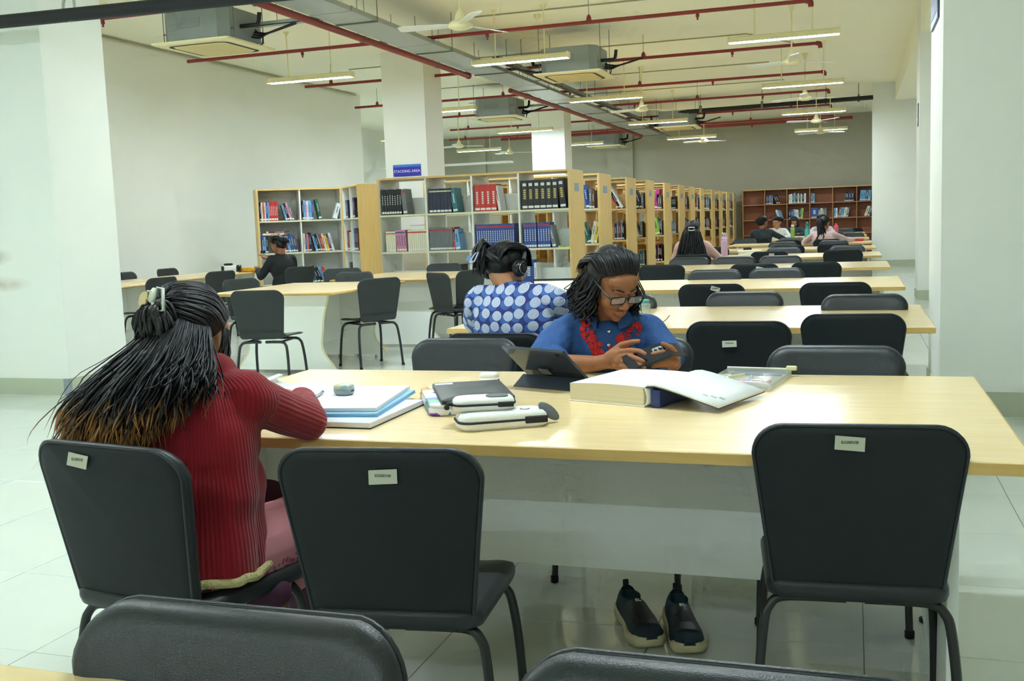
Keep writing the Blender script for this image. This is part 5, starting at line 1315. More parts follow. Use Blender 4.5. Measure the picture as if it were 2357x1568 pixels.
band = mth(nt, 'LESS_THAN', mth(nt, 'ABSOLUTE', mth(nt, 'SUBTRACT', sp.outputs[2], .463)), .022)
vo = nt.nodes.new('ShaderNodeTexVoronoi'); vo.inputs['Scale'].default_value = 75; nt.links.new(tc.outputs['Object'], vo.inputs['Vector'])
sc3 = nt.nodes.new('ShaderNodeSeparateColor'); nt.links.new(vo.outputs['Color'], sc3.inputs[0])
fc = mixc(nt, mth(nt, 'GREATER_THAN', sc3.outputs[0], .5), lin((176, 76, 116)), lin((108, 120, 132)))
k_ = mth(nt, 'MULTIPLY', band, mth(nt, 'LESS_THAN', vo.outputs['Distance'], .46))
nt.links.new(mixc(nt, k_, lin((214, 140, 152)), fc), b.inputs['Base Color'])
mesh_obj('kurta', organic(KU, .007, 6, .006, 14), pk, A, ORG)
LE = chain([(-1.62, 2.12, .50), (-1.545, 2.43, .535), (-1.50, 2.50, .50), (-1.45, 2.46, .12)], [.085, .078, .06, .042]) + chain([(-1.44, 2.44, .48), (-1.40, 2.44, .12)], [.06, .04]) + [cap((-1.50, 2.10, .42), (-1.36, 2.16, .40), .045, .04)]
mesh_obj('leggings', organic(LE, .009, 5), mat('purple_leggings', (66, 22, 52), .75), A, ORG)
SHS = []
for x in (-1.45, -1.40): SHS.append(cap((x, 2.44, .03), (x+.02, 2.62, .022), .034, .026))
mesh_obj('slippers', organic(SHS, .008, 3), M_blackm, A, ORG)
# collar of a green inner top at the neck
MB().tube([Vector((-1.548, 2.185, .957))+Vector((.066*math.cos(a), .060*math.sin(a), .020*math.sin(a))) for a in [6.2832*k/20 for k in range(20)]], .011, 8, closed=True).build('inner_collar', mat('green_collar', (70, 132, 110), .8), A, ORG)
hairA = mat('ombre_hair', (24, 22, 23), .46, spec=.4)
nt, b = nodes(hairA); at = nt.nodes.new('ShaderNodeAttribute'); at.attribute_name = 'tip'
mr = nt.nodes.new('ShaderNodeMapRange'); mr.inputs[1].default_value = .64; mr.inputs[2].default_value = .88; nt.links.new(at.outputs['Fac'], mr.inputs[0])
nt.links.new(mixc(nt, mr.outputs[0], lin((18, 17, 19)), lin((178, 124, 62))), b.inputs['Base Color'])
base = organic([('e', hd @ ell((0, -.022, .034), (.083, .094, .088))[1]), ('e', hd @ ell((0, -.062, -.012), (.072, .062, .070))[1])]+chain([hd @ Vector((-.01, -.075, -.03)), Vector((-1.60, 2.055, .99)), Vector((-1.645, 2.01, .90))], [.034, .036, .026])+chain([hd @ Vector((.03, -.07, -.03)), Vector((-1.545, 2.05, .98)), Vector((-1.56, 2.01, .92))], [.032, .030, .020]), .006, 5)
# keep the face and ear clear
hi = hd.inverted(); bm = bmesh.new(); bm.from_mesh(base)
bmesh.ops.delete(bm, geom=[v for v in bm.verts if (lambda q_: q_.y > .055 and q_.z < .075 or (q_.x > .045 and q_.y > -.035 and q_.z < .02))(hi @ v.co)], context='VERTS'); bm.to_mesh(base); bm.free()
hb = mesh_obj('hair', base, M_hair, A, ORG)
rnd = random.Random(3); at_ = []
G = [[(-1.645, 2.21, 1.115), (-1.675, 2.12, 1.02), (-1.735, 2.05, .935), (-1.785, 2.01, .875), (-1.81, 1.985, .79)],
     [(-1.625, 2.15, 1.10), (-1.655, 2.075, 1.0), (-1.70, 2.02, .925), (-1.735, 1.99, .86), (-1.745, 1.965, .78)],
     [(-1.595, 2.135, 1.10), (-1.61, 2.045, 1.0), (-1.64, 1.995, .925), (-1.655, 1.97, .86), (-1.655, 1.955, .78)],
     [(-1.565, 2.125, 1.09), (-1.56, 2.04, 1.0), (-1.57, 1.99, .93), (-1.575, 1.965, .875), (-1.565, 1.955, .81)],
     [(-1.535, 2.135, 1.075), (-1.515, 2.065, 1.0), (-1.51, 2.015, .955), (-1.505, 2.0, .91), (-1.495, 1.985, .86)],
     [(-1.512, 2.18, 1.06), (-1.488, 2.13, 1.0), (-1.472, 2.085, .965), (-1.462, 2.06, .94), (-1.455, 2.045, .905)]]
hm = MB(); locks(G, 1700, .0026, .015, .015, 1.25, 18, hm, at_, .014, rnd, 4, (.8, 1.))
locks(G[:4], 700, .0028, .016, .017, 1.15, 18, hm, at_, .016, rnd, 4, (.8, 1.))
locks(G, 160, .0050, .010, .014, 1.2, 18, hm, at_, .010, rnd, 5, (.8, 1.))
locks(G, 220, .0014, .022, .02, 2.0, 18, hm, at_, .03, rnd, 3)
build_hair(hm, 'long_locks', hairA, hb, ORG, at_)
# hair drawn back over the crown to the clip
CL = hd @ Vector((.012, -.114, .058))
Hv = lambda x, y, z: hd @ Vector((x, y, z))
G2 = [[Hv(-.086, .02, -.02), Hv(-.090, -.04, .03), Hv(-.06, -.095, .05), CL], [Hv(-.075, .05, .05), Hv(-.080, -.01, .085), Hv(-.055, -.075, .09), CL], [Hv(-.03, .075, .10), Hv(-.035, .0, .128), Hv(-.03, -.075, .11), CL], [Hv(.02, .08, .10), Hv(.02, .0, .130), Hv(.0, -.075, .11), CL],
      [Hv(.06, .06, .07), Hv(.068, -.01, .10), Hv(.035, -.085, .09), CL], [Hv(.080, .035, .03), Hv(.088, -.02, .055), Hv(.055, -.085, .06), CL], [Hv(.082, .01, .0), Hv(.090, -.035, .022), Hv(.066, -.085, .03), Hv(.01, -.115, .045)],
      [Hv(.080, -.02, -.03), Hv(.082, -.055, -.02), Hv(.055, -.10, -.01), Hv(.0, -.125, .0)]]
hm = MB(); a2 = []; locks(G2, 800, .0030, .004, .003, 1., 12, hm, a2, 0, rnd)
# loose rolls below the clip
G3 = [[CL, Hv(-.02, -.135, .03), Hv(-.03, -.13, -.02), Hv(-.045, -.11, -.06)], [CL, Hv(.02, -.14, .02), Hv(.035, -.13, -.025), Hv(.05, -.10, -.065)], [CL, Hv(.05, -.125, .03), Hv(.07, -.10, -.01), Hv(.072, -.07, -.06)]]
locks(G3, 130, .0055, .007, .008, 1.2, 10, hm, a2, 0, rnd)
# strands before the ear
G4 = [[Hv(.078, .03, .03), Hv(.092, .035, -.03), Hv(.098, .03, -.08), Hv(.095, .035, -.14)], [Hv(.07, .06, .03), Hv(.088, .06, -.03), Hv(.092, .055, -.08), Hv(.10, .05, -.13)]]
locks(G4, 26, .0022, .004, .008, 1.6, 12, hm, a2, .006, rnd)
build_hair(hm, 'pinned_locks', M_hair, hb, ORG)
cl = empty('hair_clip', CL-Vector(ORG), 0); cl.parent = A
cm = mat('clip_pearl', (214, 220, 206), .25); cm2 = mat('clip_cream', (222, 196, 150), .35)
cR = hd.to_3x3().normalized()
def cpt(x, y, z): return cR @ Vector((x, y, z))
MB().tube([cpt(.012, -.028, .020), cpt(.036, -.030, .014), cpt(.048, -.024, -.040), cpt(.020, -.026, -.046), cpt(.008, -.030, -.02)], .0042, 8, closed=True).build('clip_frame', cm, cl)
MB().lathe([(.0, -.003), (.014, -.002), (.014, .004), (.0, .005)], 14, (0, 0, 0), M=(cR @ Matrix.Rotation(R_(90), 3, 'X')).to_4x4() @ Matrix.Diagonal((.8, 1.4, 1, 1)).to_4x4()).xf(Matrix.Translation(cpt(.006, -.032, -.002))).build('clip_pad', cm, cl)
MB().rings([[tuple(cpt(-.028+p[0], -.028-.006*k, p[1]-.026)) for p in rrect(.030, .036, .012, 4)] for k in (0, 1)], smooth=False).build('clip_wing', cm2, cl)
MB().tube([cpt(-.020, -.030, .010), cpt(.004, -.032, .006)], .005, 6).tube([cpt(-.016, -.03, -.012), cpt(.004, -.032, -.010)], .005, 6).build('clip_hinge', mat('clip_metal', (150, 140, 100), .4, metal=.5), cl)

# ---------------------------------------------------------------- girl in the denim shirt
ORG = (-.84, 3.66, 0)
B = empty('person', ORG, 0, 'girl in a blue denim shirt with red embroidery and glasses, looking at her phone', 'person')
hd = frame_from((.60, -.66, -.46), (.20, -.32, .90), (-.800, 3.540, 1.066), R_(-4), 1.0)
hm_ = head_prims()
neckB = [cap(hd @ Vector((0, -.035, -.055)), (-.835, 3.635, .90), .047, .052)]
PBh = []
# right hand holds the phone from the left; left hand behind it
fr_ = [cap((-1.03, 3.45, .800), (-.955, 3.425, .795), .042, .040), cap((-.955, 3.425, .795), (-.825, 3.40, .805), .038, .026), cap((-.83, 3.40, .806), (-.79, 3.385, .815), .026, .026),
       ell((-.765, 3.378, .824), (.046, .020, .034), Matrix.Rotation(R_(-18), 3, 'Y')), ell((-.745, 3.372, .815), (.030, .020, .030))]
PBh += fr_
for c in ([(-.742, 3.372, .850), (-.700, 3.345, .858), (-.668, 3.325, .858), (-.648, 3.318, .850)], [(-.735, 3.366, .836), (-.697, 3.335, .838), (-.668, 3.312, .832), (-.652, 3.309, .826)],
          [(-.735, 3.362, .818), (-.695, 3.328, .818), (-.664, 3.306, .812), (-.648, 3.306, .806)], [(-.742, 3.362, .802), (-.708, 3.335, .798), (-.684, 3.318, .793), (-.670, 3.315, .789)]):
    PBh += chain(c, [.0100, .0090, .0082, .0068])
PBh += chain([(-.782, 3.392, .838), (-.745, 3.398, .868), (-.705, 3.388, .880), (-.680, 3.375, .884)], [.014, .0115, .0095, .008])
PBh += [cap((-.61, 3.56, .80), (-.575, 3.44, .80), .036, .025), ell((-.580, 3.408, .812), (.032, .035, .022))]
for k in range(4):
    z0 = .845-.014*k
    PBh += chain([(-.575, 3.39, z0), (-.605, 3.362, z0+.004), (-.630, 3.352, z0)], [.0095, .0085, .007])
PBh += chain([(-.56, 3.40, .835), (-.575, 3.385, .862), (-.600, 3.375, .876)], [.012, .010, .008])
fine = organic(tprims(hm_, hd)+neckB, .0032, 3)
fine2 = organic(PBh, .0034, 2)
PB = [ell((-.855, 3.68, .78), (.14, .09, .17)), ell((-.84, 3.71, .60), (.14, .10, .16)), cap((-.98, 3.62, .865), (-.73, 3.71, .855), .045, .045), cap((-.835, 3.63, .93), (-.845, 3.66, .84), .055, .07)]
PB += chain([(-.99, 3.62, .865), (-1.035, 3.46, .805)], [.045, .038]) + chain([(-.71, 3.71, .85), (-.625, 3.61, .80)], [.042, .036])
PB += chain([(-.90, 3.70, .50), (-1.02, 3.62, .52), (-.80, 3.56, .50)], [.08, .06, .045]) + chain([(-.78, 3.70, .50), (-.62, 3.62, .52), (-.84, 3.55, .51)], [.08, .06, .045])
body = join_meshes([fine, fine2, organic(PB, .009, 4)])
lipM = hd @ ell((0, .094, -.066), (.0205, .014, .0108))[1]
for m in (M_skin, M_lip): body.materials.append(m)
paint(body, [(lipM.inverted(), 1)]); body.materials.clear()
mesh_obj('body', body, [M_skin, M_lip], B, ORG)
# brows and lashes
bl_ = MB()
for s_ in (-1, 1):
    pts = [hd @ Vector((s_*x, y, z)) for (x, y, z) in ((.012, .0985, .0225), (.024, .0965, .0275), (.037, .0885, .0275), (.050, .074, .020))]
    bl_.tube(bez(pts, 4), [.0016, .0024, .0026, .0026, .0026, .0026, .0024, .0022, .002, .0018, .0014, .0012, .0008], 5)
    pts = [hd @ Vector((s_*x, y, z)) for (x, y, z) in ((.016, .0865, -.0065), (.024, .0905, -.0090), (.034, .0895, -.0090), (.046, .0800, -.0055))]
    bl_.tube(bez(pts, 4), .0013, 5)
bl_.build('brows_and_lashes', M_hair, B, ORG)
# glasses
gl = empty('eyeglasses', (0, 0, 0)); gl.parent = B
gM = Matrix.Translation(-Vector(ORG)) @ hd @ Matrix.Translation((0, .107, -.004)) @ Matrix.Rotation(R_(-8), 4, 'X')
gb = empty('tmp_g'); glasses(gb, h=.031, m=M_black)
for s_ in (-1, 1): MB().tube(bez([(s_*.064, .0, .010), (s_*.072, -.02, .011), (s_*.080, -.085, .012), (s_*.083, -.115, .010), (s_*.082, -.135, -.012)], 5), [.0032]*6+[.0026]*15, 6).build('temple', M_black, gb)
for ch in list(gb.children_recursive):
    ch.data.transform(gM)
    if ch.parent == gb: ch.parent = gl
bpy.data.objects.remove(gb)
# shirt
SH_ = [ell((-.86, 3.675, .81), (.168, .112, .165)), ell((-.845, 3.715, .61), (.165, .125, .18)), cap((-.985, 3.615, .895), (-.72, 3.71, .885), .064, .064), cap((-.91, 3.645, .935), (-.78, 3.68, .930), .052, .052), ell((-.855, 3.60, .83), (.125, .078, .11)),
       cap((-.995, 3.615, .888), (-1.04, 3.475, .82), .068, .060), cap((-1.035, 3.475, .815), (-.99, 3.445, .805), .056, .052), cap((-.705, 3.71, .872), (-.622, 3.61, .80), .064, .056), cap((-.625, 3.61, .80), (-.60, 3.50, .80), .052, .042)]
def foldB(p): return .010*math.sin(p.x*60+p.z*48+p.y*30)*max(0, noise.noise(p*7))+.007*noise.noise(p*14)
den = mat('denim_blue', (44, 86, 146), .8, noise_amt=.45, nscale=8, bump=.7, bscale=34)
shm = organic(SH_, .006, 7, 0, 0, foldB)
bvh = BVHTree.FromPolygons([v.co.copy() for v in shm.vertices], [list(p.vertices) for p in shm.polygons])
def onshirt(p, d=(-.12, -1, .05), lift=.002):
    dv = Vector(d).normalized(); h = bvh.ray_cast(Vector(p)-dv*(-.0)+Vector((0, 0, 0))-dv*-.5*-1, dv)
    h = bvh.ray_cast(Vector(p)+dv*.6, -dv)
    if h[0] is None: h = bvh.find_nearest(Vector(p))
    n_ = h[1] if h[1].dot(dv) > 0 else -h[1]
    return h[0]+n_*lift, n_
shirt = mesh_obj('shirt', shm, den, B, ORG)
# stand collar, placket and buttons
nb = Vector((-.832, 3.612, .957))
def cring(rx, ry, z, tilt): return [nb+Vector((rx*math.cos(a), ry*math.sin(a), z+tilt*math.sin(a))) for a in [R_(-60+k*300/20+5) for k in range(21)]]
co = MB(); c0, c1 = cring(.078, .070, -.025, .03), cring(.066, .062, .022, .034)
c0b, c1b = [nb+(p-nb)*1.06 for p in c0], [nb+(p-nb)*1.06 for p in c1]
n = 21; vs = c0+c1+c0b+c1b
co.add(vs, [(i, i+1, n+i+1, n+i) for i in range(n-1)]+[(2*n+i, 3*n+i, 3*n+i+1, 2*n+i+1) for i in range(n-1)]+[(n+i, n+i+1, 3*n+i+1, 3*n+i) for i in range(n-1)], 0, True)
co.build('collar', den, B, ORG)
bw = MB()
for z in (.895, .848, .80):
    p_, n_ = onshirt((-.812+(.895-z)*.05, 3.6, z), lift=.003)
    bw.lathe([(.0065, 0), (.0065, .002), (.004, .0035), (0, .0036)], 12, (0, 0, 0), M=n_.to_track_quat('Z', 'Y').to_matrix().to_4x4()).xf(Matrix.Translation(p_), len(bw.v)-4*12-12)
tag(bw.build('buttons', M_steel, shirt, ORG), kind='stuff')
# red embroidery: flowers and scrolls sewn on both sides of the placket
em = MB(); rnd = random.Random(5)
def stitch(p, r_, turns=1):
    c, n_ = onshirt(p, lift=.0018); t1 = n_.orthogonal().normalized(); t2 = n_.cross(t1)
    em.tube([onshirt(c+t1*r_*math.cos(a)+t2*r_*math.sin(a), lift=.0022)[0] for a in [6.2832*k/9 for k in range(9)]], .0020, 5, closed=True)
    em.lathe([(r_*.55, -.001), (r_*.5, .0022), (0, .0026)], 8, M=n_.to_track_quat('Z', 'Y').to_matrix().to_4x4()).xf(Matrix.Translation(c), len(em.v)-3*8-8)
for (top, bot, nn_) in (((-.918, 3.6, .935), (-.838, 3.58, .80), 70), ((-.735, 3.64, .915), (-.795, 3.58, .805), 62)):
    for k in range(nn_):
        f = k/(nn_-1); p = Vector(top).lerp(Vector(bot), f)
        wd = .008+.016*math.sin(f*3.1)*(.5+f)
        stitch((p.x+rnd.uniform(-wd, wd)*1.1, p.y, p.z+rnd.uniform(-.006, .006)), rnd.uniform(.0035, .008))
for k in range(5):
    c, n_ = onshirt((-.925+k*.018, 3.58, .797), lift=.002)
    for (dx, dz) in ((.006, 0), (0, .006)):
        em.tube([onshirt(c+Vector((-dx, 0, -dz)), lift=.002)[0], onshirt(c+Vector((dx, 0, dz)), lift=.002)[0]], .0018, 5)
tag(em.build('embroidery', mat('red_thread', (214, 34, 34), .7), shirt, ORG), kind='stuff')
TR = chain([(-.90, 3.71, .49), (-1.02, 3.63, .52), (-.82, 3.56, .495)], [.09, .075, .06]) + chain([(-.78, 3.71, .49), (-.62, 3.63, .52), (-.83, 3.55, .50)], [.09, .075, .06])
mesh_obj('trousers', organic(TR, .01, 4), mat('dark_trousers', (34, 38, 50), .8), B, ORG)
MB().tube([Vector((-.7165, 3.3485, .8185))+Vector((.55*0, 0, 0))+Vector((math.cos(a)*.0*1, math.sin(a)*.0098*-.6, 0))+Vector((math.sin(a)*.0098*-.62, 0, math.cos(a)*.0100)) for a in [6.2832*k/12 for k in range(12)]], .0014, 5, closed=True).build('finger_ring', mat('gold', (214, 172, 70), .25, metal=1.), B, ORG)
# hair: drawn back from the forehead, wavy to the shoulders
Hv = lambda x, y, z: hd @ Vector((x, y, z))
base = organic([('e', hd @ ell((0, -.024, .042), (.086, .098, .090))[1]), ('e', hd @ ell((0, -.07, -.02), (.080, .062, .085))[1]), ('e', hd @ ell((.055, -.055, -.055), (.045, .05, .055))[1]), ('e', hd @ ell((-.055, -.055, -.055), (.042, .05, .055))[1])], .005, 5)
bm = bmesh.new(); bm.from_mesh(base); hi = hd.inverted()
bmesh.ops.delete(bm, geom=[v for v in bm.verts if (lambda q_: q_.y > .028 and q_.z < .098 or (q_.y > .012 and q_.z < .02))(hi @ v.co)], context='VERTS'); bm.to_mesh(base); bm.free()
hb = mesh_obj('hair', base, M_hair, B, ORG)
hm = MB(); rnd = random.Random(11)
Gt = []
for k in range(9):
    a = (k/8-.5)*2          # -1..1 across the forehead
    x = .074*math.sin(a*1.45); y = .098*math.cos(a*1.25)-.012*(1-abs(a)); z = .078-.048*abs(a)**1.6
    Gt.append([Hv(x*.95, y-.016, z+.004), Hv(x*1.06, y-.030, z+.026), Hv(x*1.12, y-.070, z+.045), Hv(x*1.12, -.045, .118-.045*abs(a)), Hv(x*1.0, -.115, .06-.03*abs(a)), Hv(x*1.05, -.125, -.02)])
locks(Gt, 900, .0026, .005, .004, 1.2, 12, hm, None, 0, rnd)
Gs = []
for k in range(9):
    an = R_(35+k*290/8-0)
    x, y = -.088*math.sin(an+R_(0))*1.0, -.012+.098*math.cos(an)
    x = .088*math.sin(R_(60)+k*(R_(240))/8); y = -.02+.098*math.cos(R_(60)+k*R_(240)/8)
    kx = .93 if x > 0 else 1.0; Gs.append([Hv(x*.92, y, .045), Hv(x*1.08*kx, y*1.05-.005, -.01), Hv(x*1.2*kx, y*1.1-.008, -.065), Hv(x*1.22*kx, y*1.12-.008, -.105), Hv(x*1.12*kx, y*1.05-.004, -.125)])
locks(Gs, 620, .0034, .010, .014, 2.4, 16, hm, None, .010, rnd)
locks(Gs, 110, .0013, .016, .016, 2.8, 14, hm, None, .02, rnd, 3)
build_hair(hm, 'hair_locks', M_hair, hb, ORG)
# the phone in its flip cover
ph = empty('phone', (-.648, 3.345, .834), 0, 'black phone in an open flip cover held by the girl in denim', 'phone')
pL = Vector((.80, .50, .26)).normalized(); pW = Vector((.10, -.84, -.54)); pW = (pW-pL*pW.dot(pL)).normalized(); pN = pL.cross(pW)
if pN.y > 0: pN = -pN
pM = Matrix(((pL.x, pW.x, pN.x, 0), (pL.y, pW.y, pN.y, 0), (pL.z, pW.z, pN.z, 0), (0, 0, 0, 1)))
MB().rings([[(p[0], p[1]-.037, z) for p in rrect(.150, .074, .012, 4)] for z in (-.005, .005)], smooth=False).xf(pM).build('phone_body', M_black, ph)
MB().rings([[(p[0], p[1]-.039, z) for p in rrect(.154, .078, .013, 4)] for z in (.0052, .0075)], smooth=False).xf(pM).build('cover_back', mat('flip_cover', (20, 19, 20), .6, spec=.2), ph)
MB().rings([[(p[0]*1, p[1]-.014, z) for p in rrect(.036, .026, .006, 4)] for z in (.0076, .0088)], smooth=False).xf(pM @ Matrix.Translation((.045, -.008, 0))).build('camera_island', mat('island_grey', (150, 164, 168), .3), ph)
for x in (.037, .053): MB().lathe([(.006, .0088), (.006, .0105), (0, .0106)], 12, (x, -.008, 0)).xf(pM).build('camera_lens', M_black, ph)
MB().rings([[(p[0], p[1]-.037, z) for p in rrect(.135, .066, .008, 4)] for z in (-.0056, -.0051)], smooth=False).xf(pM).build('screen', mat('phone_screen', (60, 66, 74), .1, emit=.3), ph)
MB().add([pM @ Vector(v) for v in ((.072, -.038, .004), (.072, .038, .004), (.128, .038, -.022), (.128, -.038, -.022), (.072, -.038, .0065), (.072, .038, .0065), (.128, .038, -.0195), (.128, -.038, -.0195))], [(0, 3, 2, 1), (4, 5, 6, 7), (0, 1, 5, 4), (1, 2, 6, 5), (2, 3, 7, 6), (3, 0, 4, 7)]).build('flip_lid', mat('flip_lining', (58, 50, 42), .7, spec=.2), ph)

# ---------------------------------------------------------------- a seated figure for the rest
def seated(label, base, face, top_m, lean=12., skin=M_skin, head_yaw=0., head_pitch=-15., hand_r=(.12, .42, .80), hand_l=(-.12, .42, .80), elbow_r=(.27, .18, .76), elbow_l=(-.27, .18, .76), hair='short', vox=.012, sc=1., pants=None, sleeve_r=.052, hair_m=M_hair, roll=0., neck_off=(0, 0), shw=.17, foldn=.004, head_up=.125, head_x=0., hipz=.53):
    org = (base[0], base[1], 0); P = empty('person', org, R_(face), label, 'person')
    L = R_(lean); sp_ = lambda t, dx=0, dy=0: Vector((dx, t*math.sin(L)+dy, hipz+t*math.cos(L)))
    nk = sp_(.46)+Vector((neck_off[0], neck_off[1], 0))
    hy, hp = R_(head_yaw), R_(head_pitch)
    fwd = Vector((-math.sin(hy)*math.cos(hp), math.cos(hy)*math.cos(hp), math.sin(hp)))
    hc = nk+Vector((head_x, .035, head_up))
    hd_ = frame_from(fwd, (0, 0, 1) if abs(hp) < 1.2 else (0, 1, 0), hc, roll)
    fine = organic(tprims(head_prims(), hd_)+[cap(hd_ @ Vector((0, -.03, -.05)), nk-Vector((0, 0, .05)), .05, .056)], min(vox, .006), 2)
    Q = [ell(sp_(.30), (.15, .10, .17)), ell(sp_(.08), (.16, .12, .14)), cap(sp_(.40, -.14), sp_(.40, .14), .05, .05)]
    C_ = [ell(sp_(.28), (shw+.015, .125, .18)), ell(sp_(.08), (.185, .145, .16)), cap(sp_(.395, -shw+.02), sp_(.395, shw-.02), .072, .072), cap(nk-Vector((.05, 0, .03)), nk-Vector((-.05, 0, .03)), .055, .055), ell(sp_(.38), (.13, .10, .10))]
    for s_, el_, ha in ((1, elbow_r, hand_r), (-1, elbow_l, hand_l)):
        sh = sp_(.385, s_*shw); el_ = Vector(el_); ha = Vector(ha)
        Q += chain([sh, el_, ha], [.042, .036, .026]); C_ += chain([sh, el_, el_.lerp(ha, .85)], [sleeve_r+.010, sleeve_r, sleeve_r-.010])
        d = (ha-el_).normalized(); sd = d.cross(Vector((0, 0, 1))); sd = sd.normalized() if sd.length > .1 else Vector((1, 0, 0))
        Q.append(ell(ha+d*.045, (.036, .036, .018)))
        for k in range(4):
            k0 = ha+d*.07+sd*(.026-.0175*k); Q += chain([k0, k0+d*.035+Vector((0, 0, .006)), k0+d*.06-Vector((0, 0, .008))], [.010, .009, .007])
        Q += chain([ha+d*.02+sd*.03*-s_, ha+d*.06+sd*.048*-s_], [.011, .009])
        Q += chain([(s_*.09, .02, .50), (s_*.10, .40, .50), (s_*.10, .42, .10)], [.08, .06, .04]) + [cap((s_*.10, .40, .035), (s_*.11, .55, .028), .032, .024)]
    body = join_meshes([fine, organic(Q, max(vox, .008), 3)])
    lipM = hd_ @ ell((0, .094, -.066), (.0205, .014, .0108))[1]
    for m in (skin, M_lip): body.materials.append(m)
    paint(body, [(lipM.inverted(), 1)]); body.materials.clear()
    mesh_obj('body', body, [skin, M_lip], P, (0, 0, 0))
    tm_ = organic(C_, vox, 5, foldn, 14)
    mesh_obj('top', tm_, top_m, P, (0, 0, 0))
    T_ = []
    for s_ in (-1, 1): T_ += chain([(s_*.09, .0, .50), (s_*.10, .40, .50), (s_*.10, .42, .10)], [.10, .08, .055])
    mesh_obj('trousers', organic(T_, .012, 3), pants or mat('dark_trousers', (34, 38, 50), .8), P, (0, 0, 0))
    H = lambda x, y, z: hd_ @ Vector((x, y, z))
    he = [('e', hd_ @ ell((0, -.024, .040), (.086, .096, .090))[1]), ('e', hd_ @ ell((0, -.062, -.005), (.078, .060, .070))[1])]
    if hair == 'bun': he.append(('e', hd_ @ ell((0, -.125, .02), (.045, .045, .05))[1]))
    if hair == 'hood': he = [('e', hd_ @ ell((0, -.02, .02), (.105, .105, .12))[1]), ('e', hd_ @ ell((0, -.03, -.09), (.12, .10, .10))[1])]
    bs = organic(he, .006 if vox < .01 else .008, 4, .003, 40)
    bm = bmesh.new(); bm.from_mesh(bs); hi = hd_.inverted()
    bmesh.ops.delete(bm, geom=[v for v in bm.verts if (lambda q_: q_.y > (.045 if hair == 'hood' else .022) and q_.z < .075 or (q_.y > .0 and q_.z < .02 and hair != 'hood'))(hi @ v.co)], context='VERTS'); bm.to_mesh(bs); bm.free()
    hb = mesh_obj('hood' if hair == 'hood' else 'hair', bs, hair_m, P, (0, 0, 0))
    rnd = random.Random(len(label)); hm = MB()
    Gt = []
    for k in range(7):
        a = (k/6-.5)*2; x = .078*math.sin(a*1.45); y = .076*math.cos(a*1.25); z = .090-.05*abs(a)**1.6
        Gt.append([H(x*.95, y, z), H(x*1.12, y-.05, z+.04), H(x*1.12, -.05, .118-.045*abs(a)), H(x, -.118, .05-.02*abs(a)), H(x*.9, -.115, -.03)])
    if hair != 'hood': locks(Gt, 260, .0042, .006 if hair == 'short' else .004, .005, 1.3, 9, hm, None, 0.01 if hair == 'short' else 0, rnd)
    if hair == 'long':
        Gl = []
        for k in range(6):
            x = -.085+.034*k
            Gl.append([H(x, -.10, .03), H(x*1.2, -.135, -.06)]+[hd_.translation+Vector((x*(1.5+.25*j), -.14-.02*j, -.10-.11*j)) for j in (1, 2, 3)])
        locks(Gl, 420, .006, .016, .012, 1.3, 12, hm, None, .012, rnd)
    if hair == 'pony':
        Gl = [[H(x*.3, -.105, .06), H(x*.8, -.16, .0)]+[hd_.translation+Vector((x-.02*j, -.15-.012*j, -.06-.09*j)) for j in (1, 2, 3)] for x in (-.045, 0., .045)]
        locks(Gl, 170, .006, .013, .014, 2., 12, hm, None, .014, rnd)
    if hm.v: build_hair(hm, 'hair_locks', hair_m, hb, (0, 0, 0))
    return P, hd_
# woman with headphones in the patterned shirt
spm = mat('spiral_print', (36, 50, 116), .75)
nt, b = nodes(spm); tc = nt.nodes.new('ShaderNodeTexCoord'); mp = nt.nodes.new('ShaderNodeMapping'); mp.inputs['Rotation'].default_value = (R_(90), 0, 0)
nt.links.new(tc.outputs['Object'], mp.inputs[0])
def vor(off, sc_):
    ad = nt.nodes.new('ShaderNodeVectorMath'); ad.operation = 'ADD'; ad.inputs[1].default_value = off; nt.links.new(mp.outputs[0], ad.inputs[0])
    v = nt.nodes.new('ShaderNodeTexVoronoi'); v.voronoi_dimensions = '2D'; v.inputs['Scale'].default_value = sc_; v.inputs['Randomness'].default_value = .32; nt.links.new(ad.outputs[0], v.inputs['Vector']); return v.outputs['Distance']
def rings_(d, per, rad, thr):
    return mth(nt, 'MULTIPLY', mth(nt, 'LESS_THAN', d, rad), mth(nt, 'GREATER_THAN', mth(nt, 'SINE', mth(nt, 'MULTIPLY', d, per)), thr))
d1 = vor((0, 0, 0), 18.); d2 = vor((.014, -.014, 0), 18.)
cb = mixc(nt, rings_(d2, 95., .42, .35), lin((36, 50, 116)), lin((96, 140, 204)))
cb = mixc(nt, mth(nt, 'MULTIPLY', mth(nt, 'LESS_THAN', d2, .42), .45), cb, lin((58, 98, 178)))
cw = mixc(nt, mth(nt, 'LESS_THAN', d1, .38), cb, lin((60, 92, 160)))
cw = mixc(nt, rings_(d1, 74., .39, -.25), cw, lin((222, 228, 232)))
nt.links.new(cw, b.inputs['Base Color'])
CP, hdc = seated('woman in a blue shirt with white spirals and black headphones, seen from behind', (-1.485, 4.42), 0, spm, 14, M_skin2, -30, -38, (-.12+.2, .80, .80), (-.16, .80, .80), (.225, .50, .815), (-.31, .40, .80), 'none', .008, 1., None, .060, M_hair, R_(-6), (-.01, .02), .180, .007, .075, -.045, .555)
Hc = lambda x, y, z: hdc @ Vector((x, y, z))
rnd = random.Random(21); hm = MB()
Gc = [[Hc(x, .09-.3*abs(x), .08-.3*abs(x)), Hc(x*1.15, .0, .12-.25*abs(x)), Hc(x*1.1, -.08, .09-.2*abs(x)), Hc(x*.4-.03, -.125, .03)] for x in (-.08, -.05, -.02, .02, .05, .08)]
locks(Gc, 300, .004, .004, .003, 1., 10, hm, None, 0, rnd)
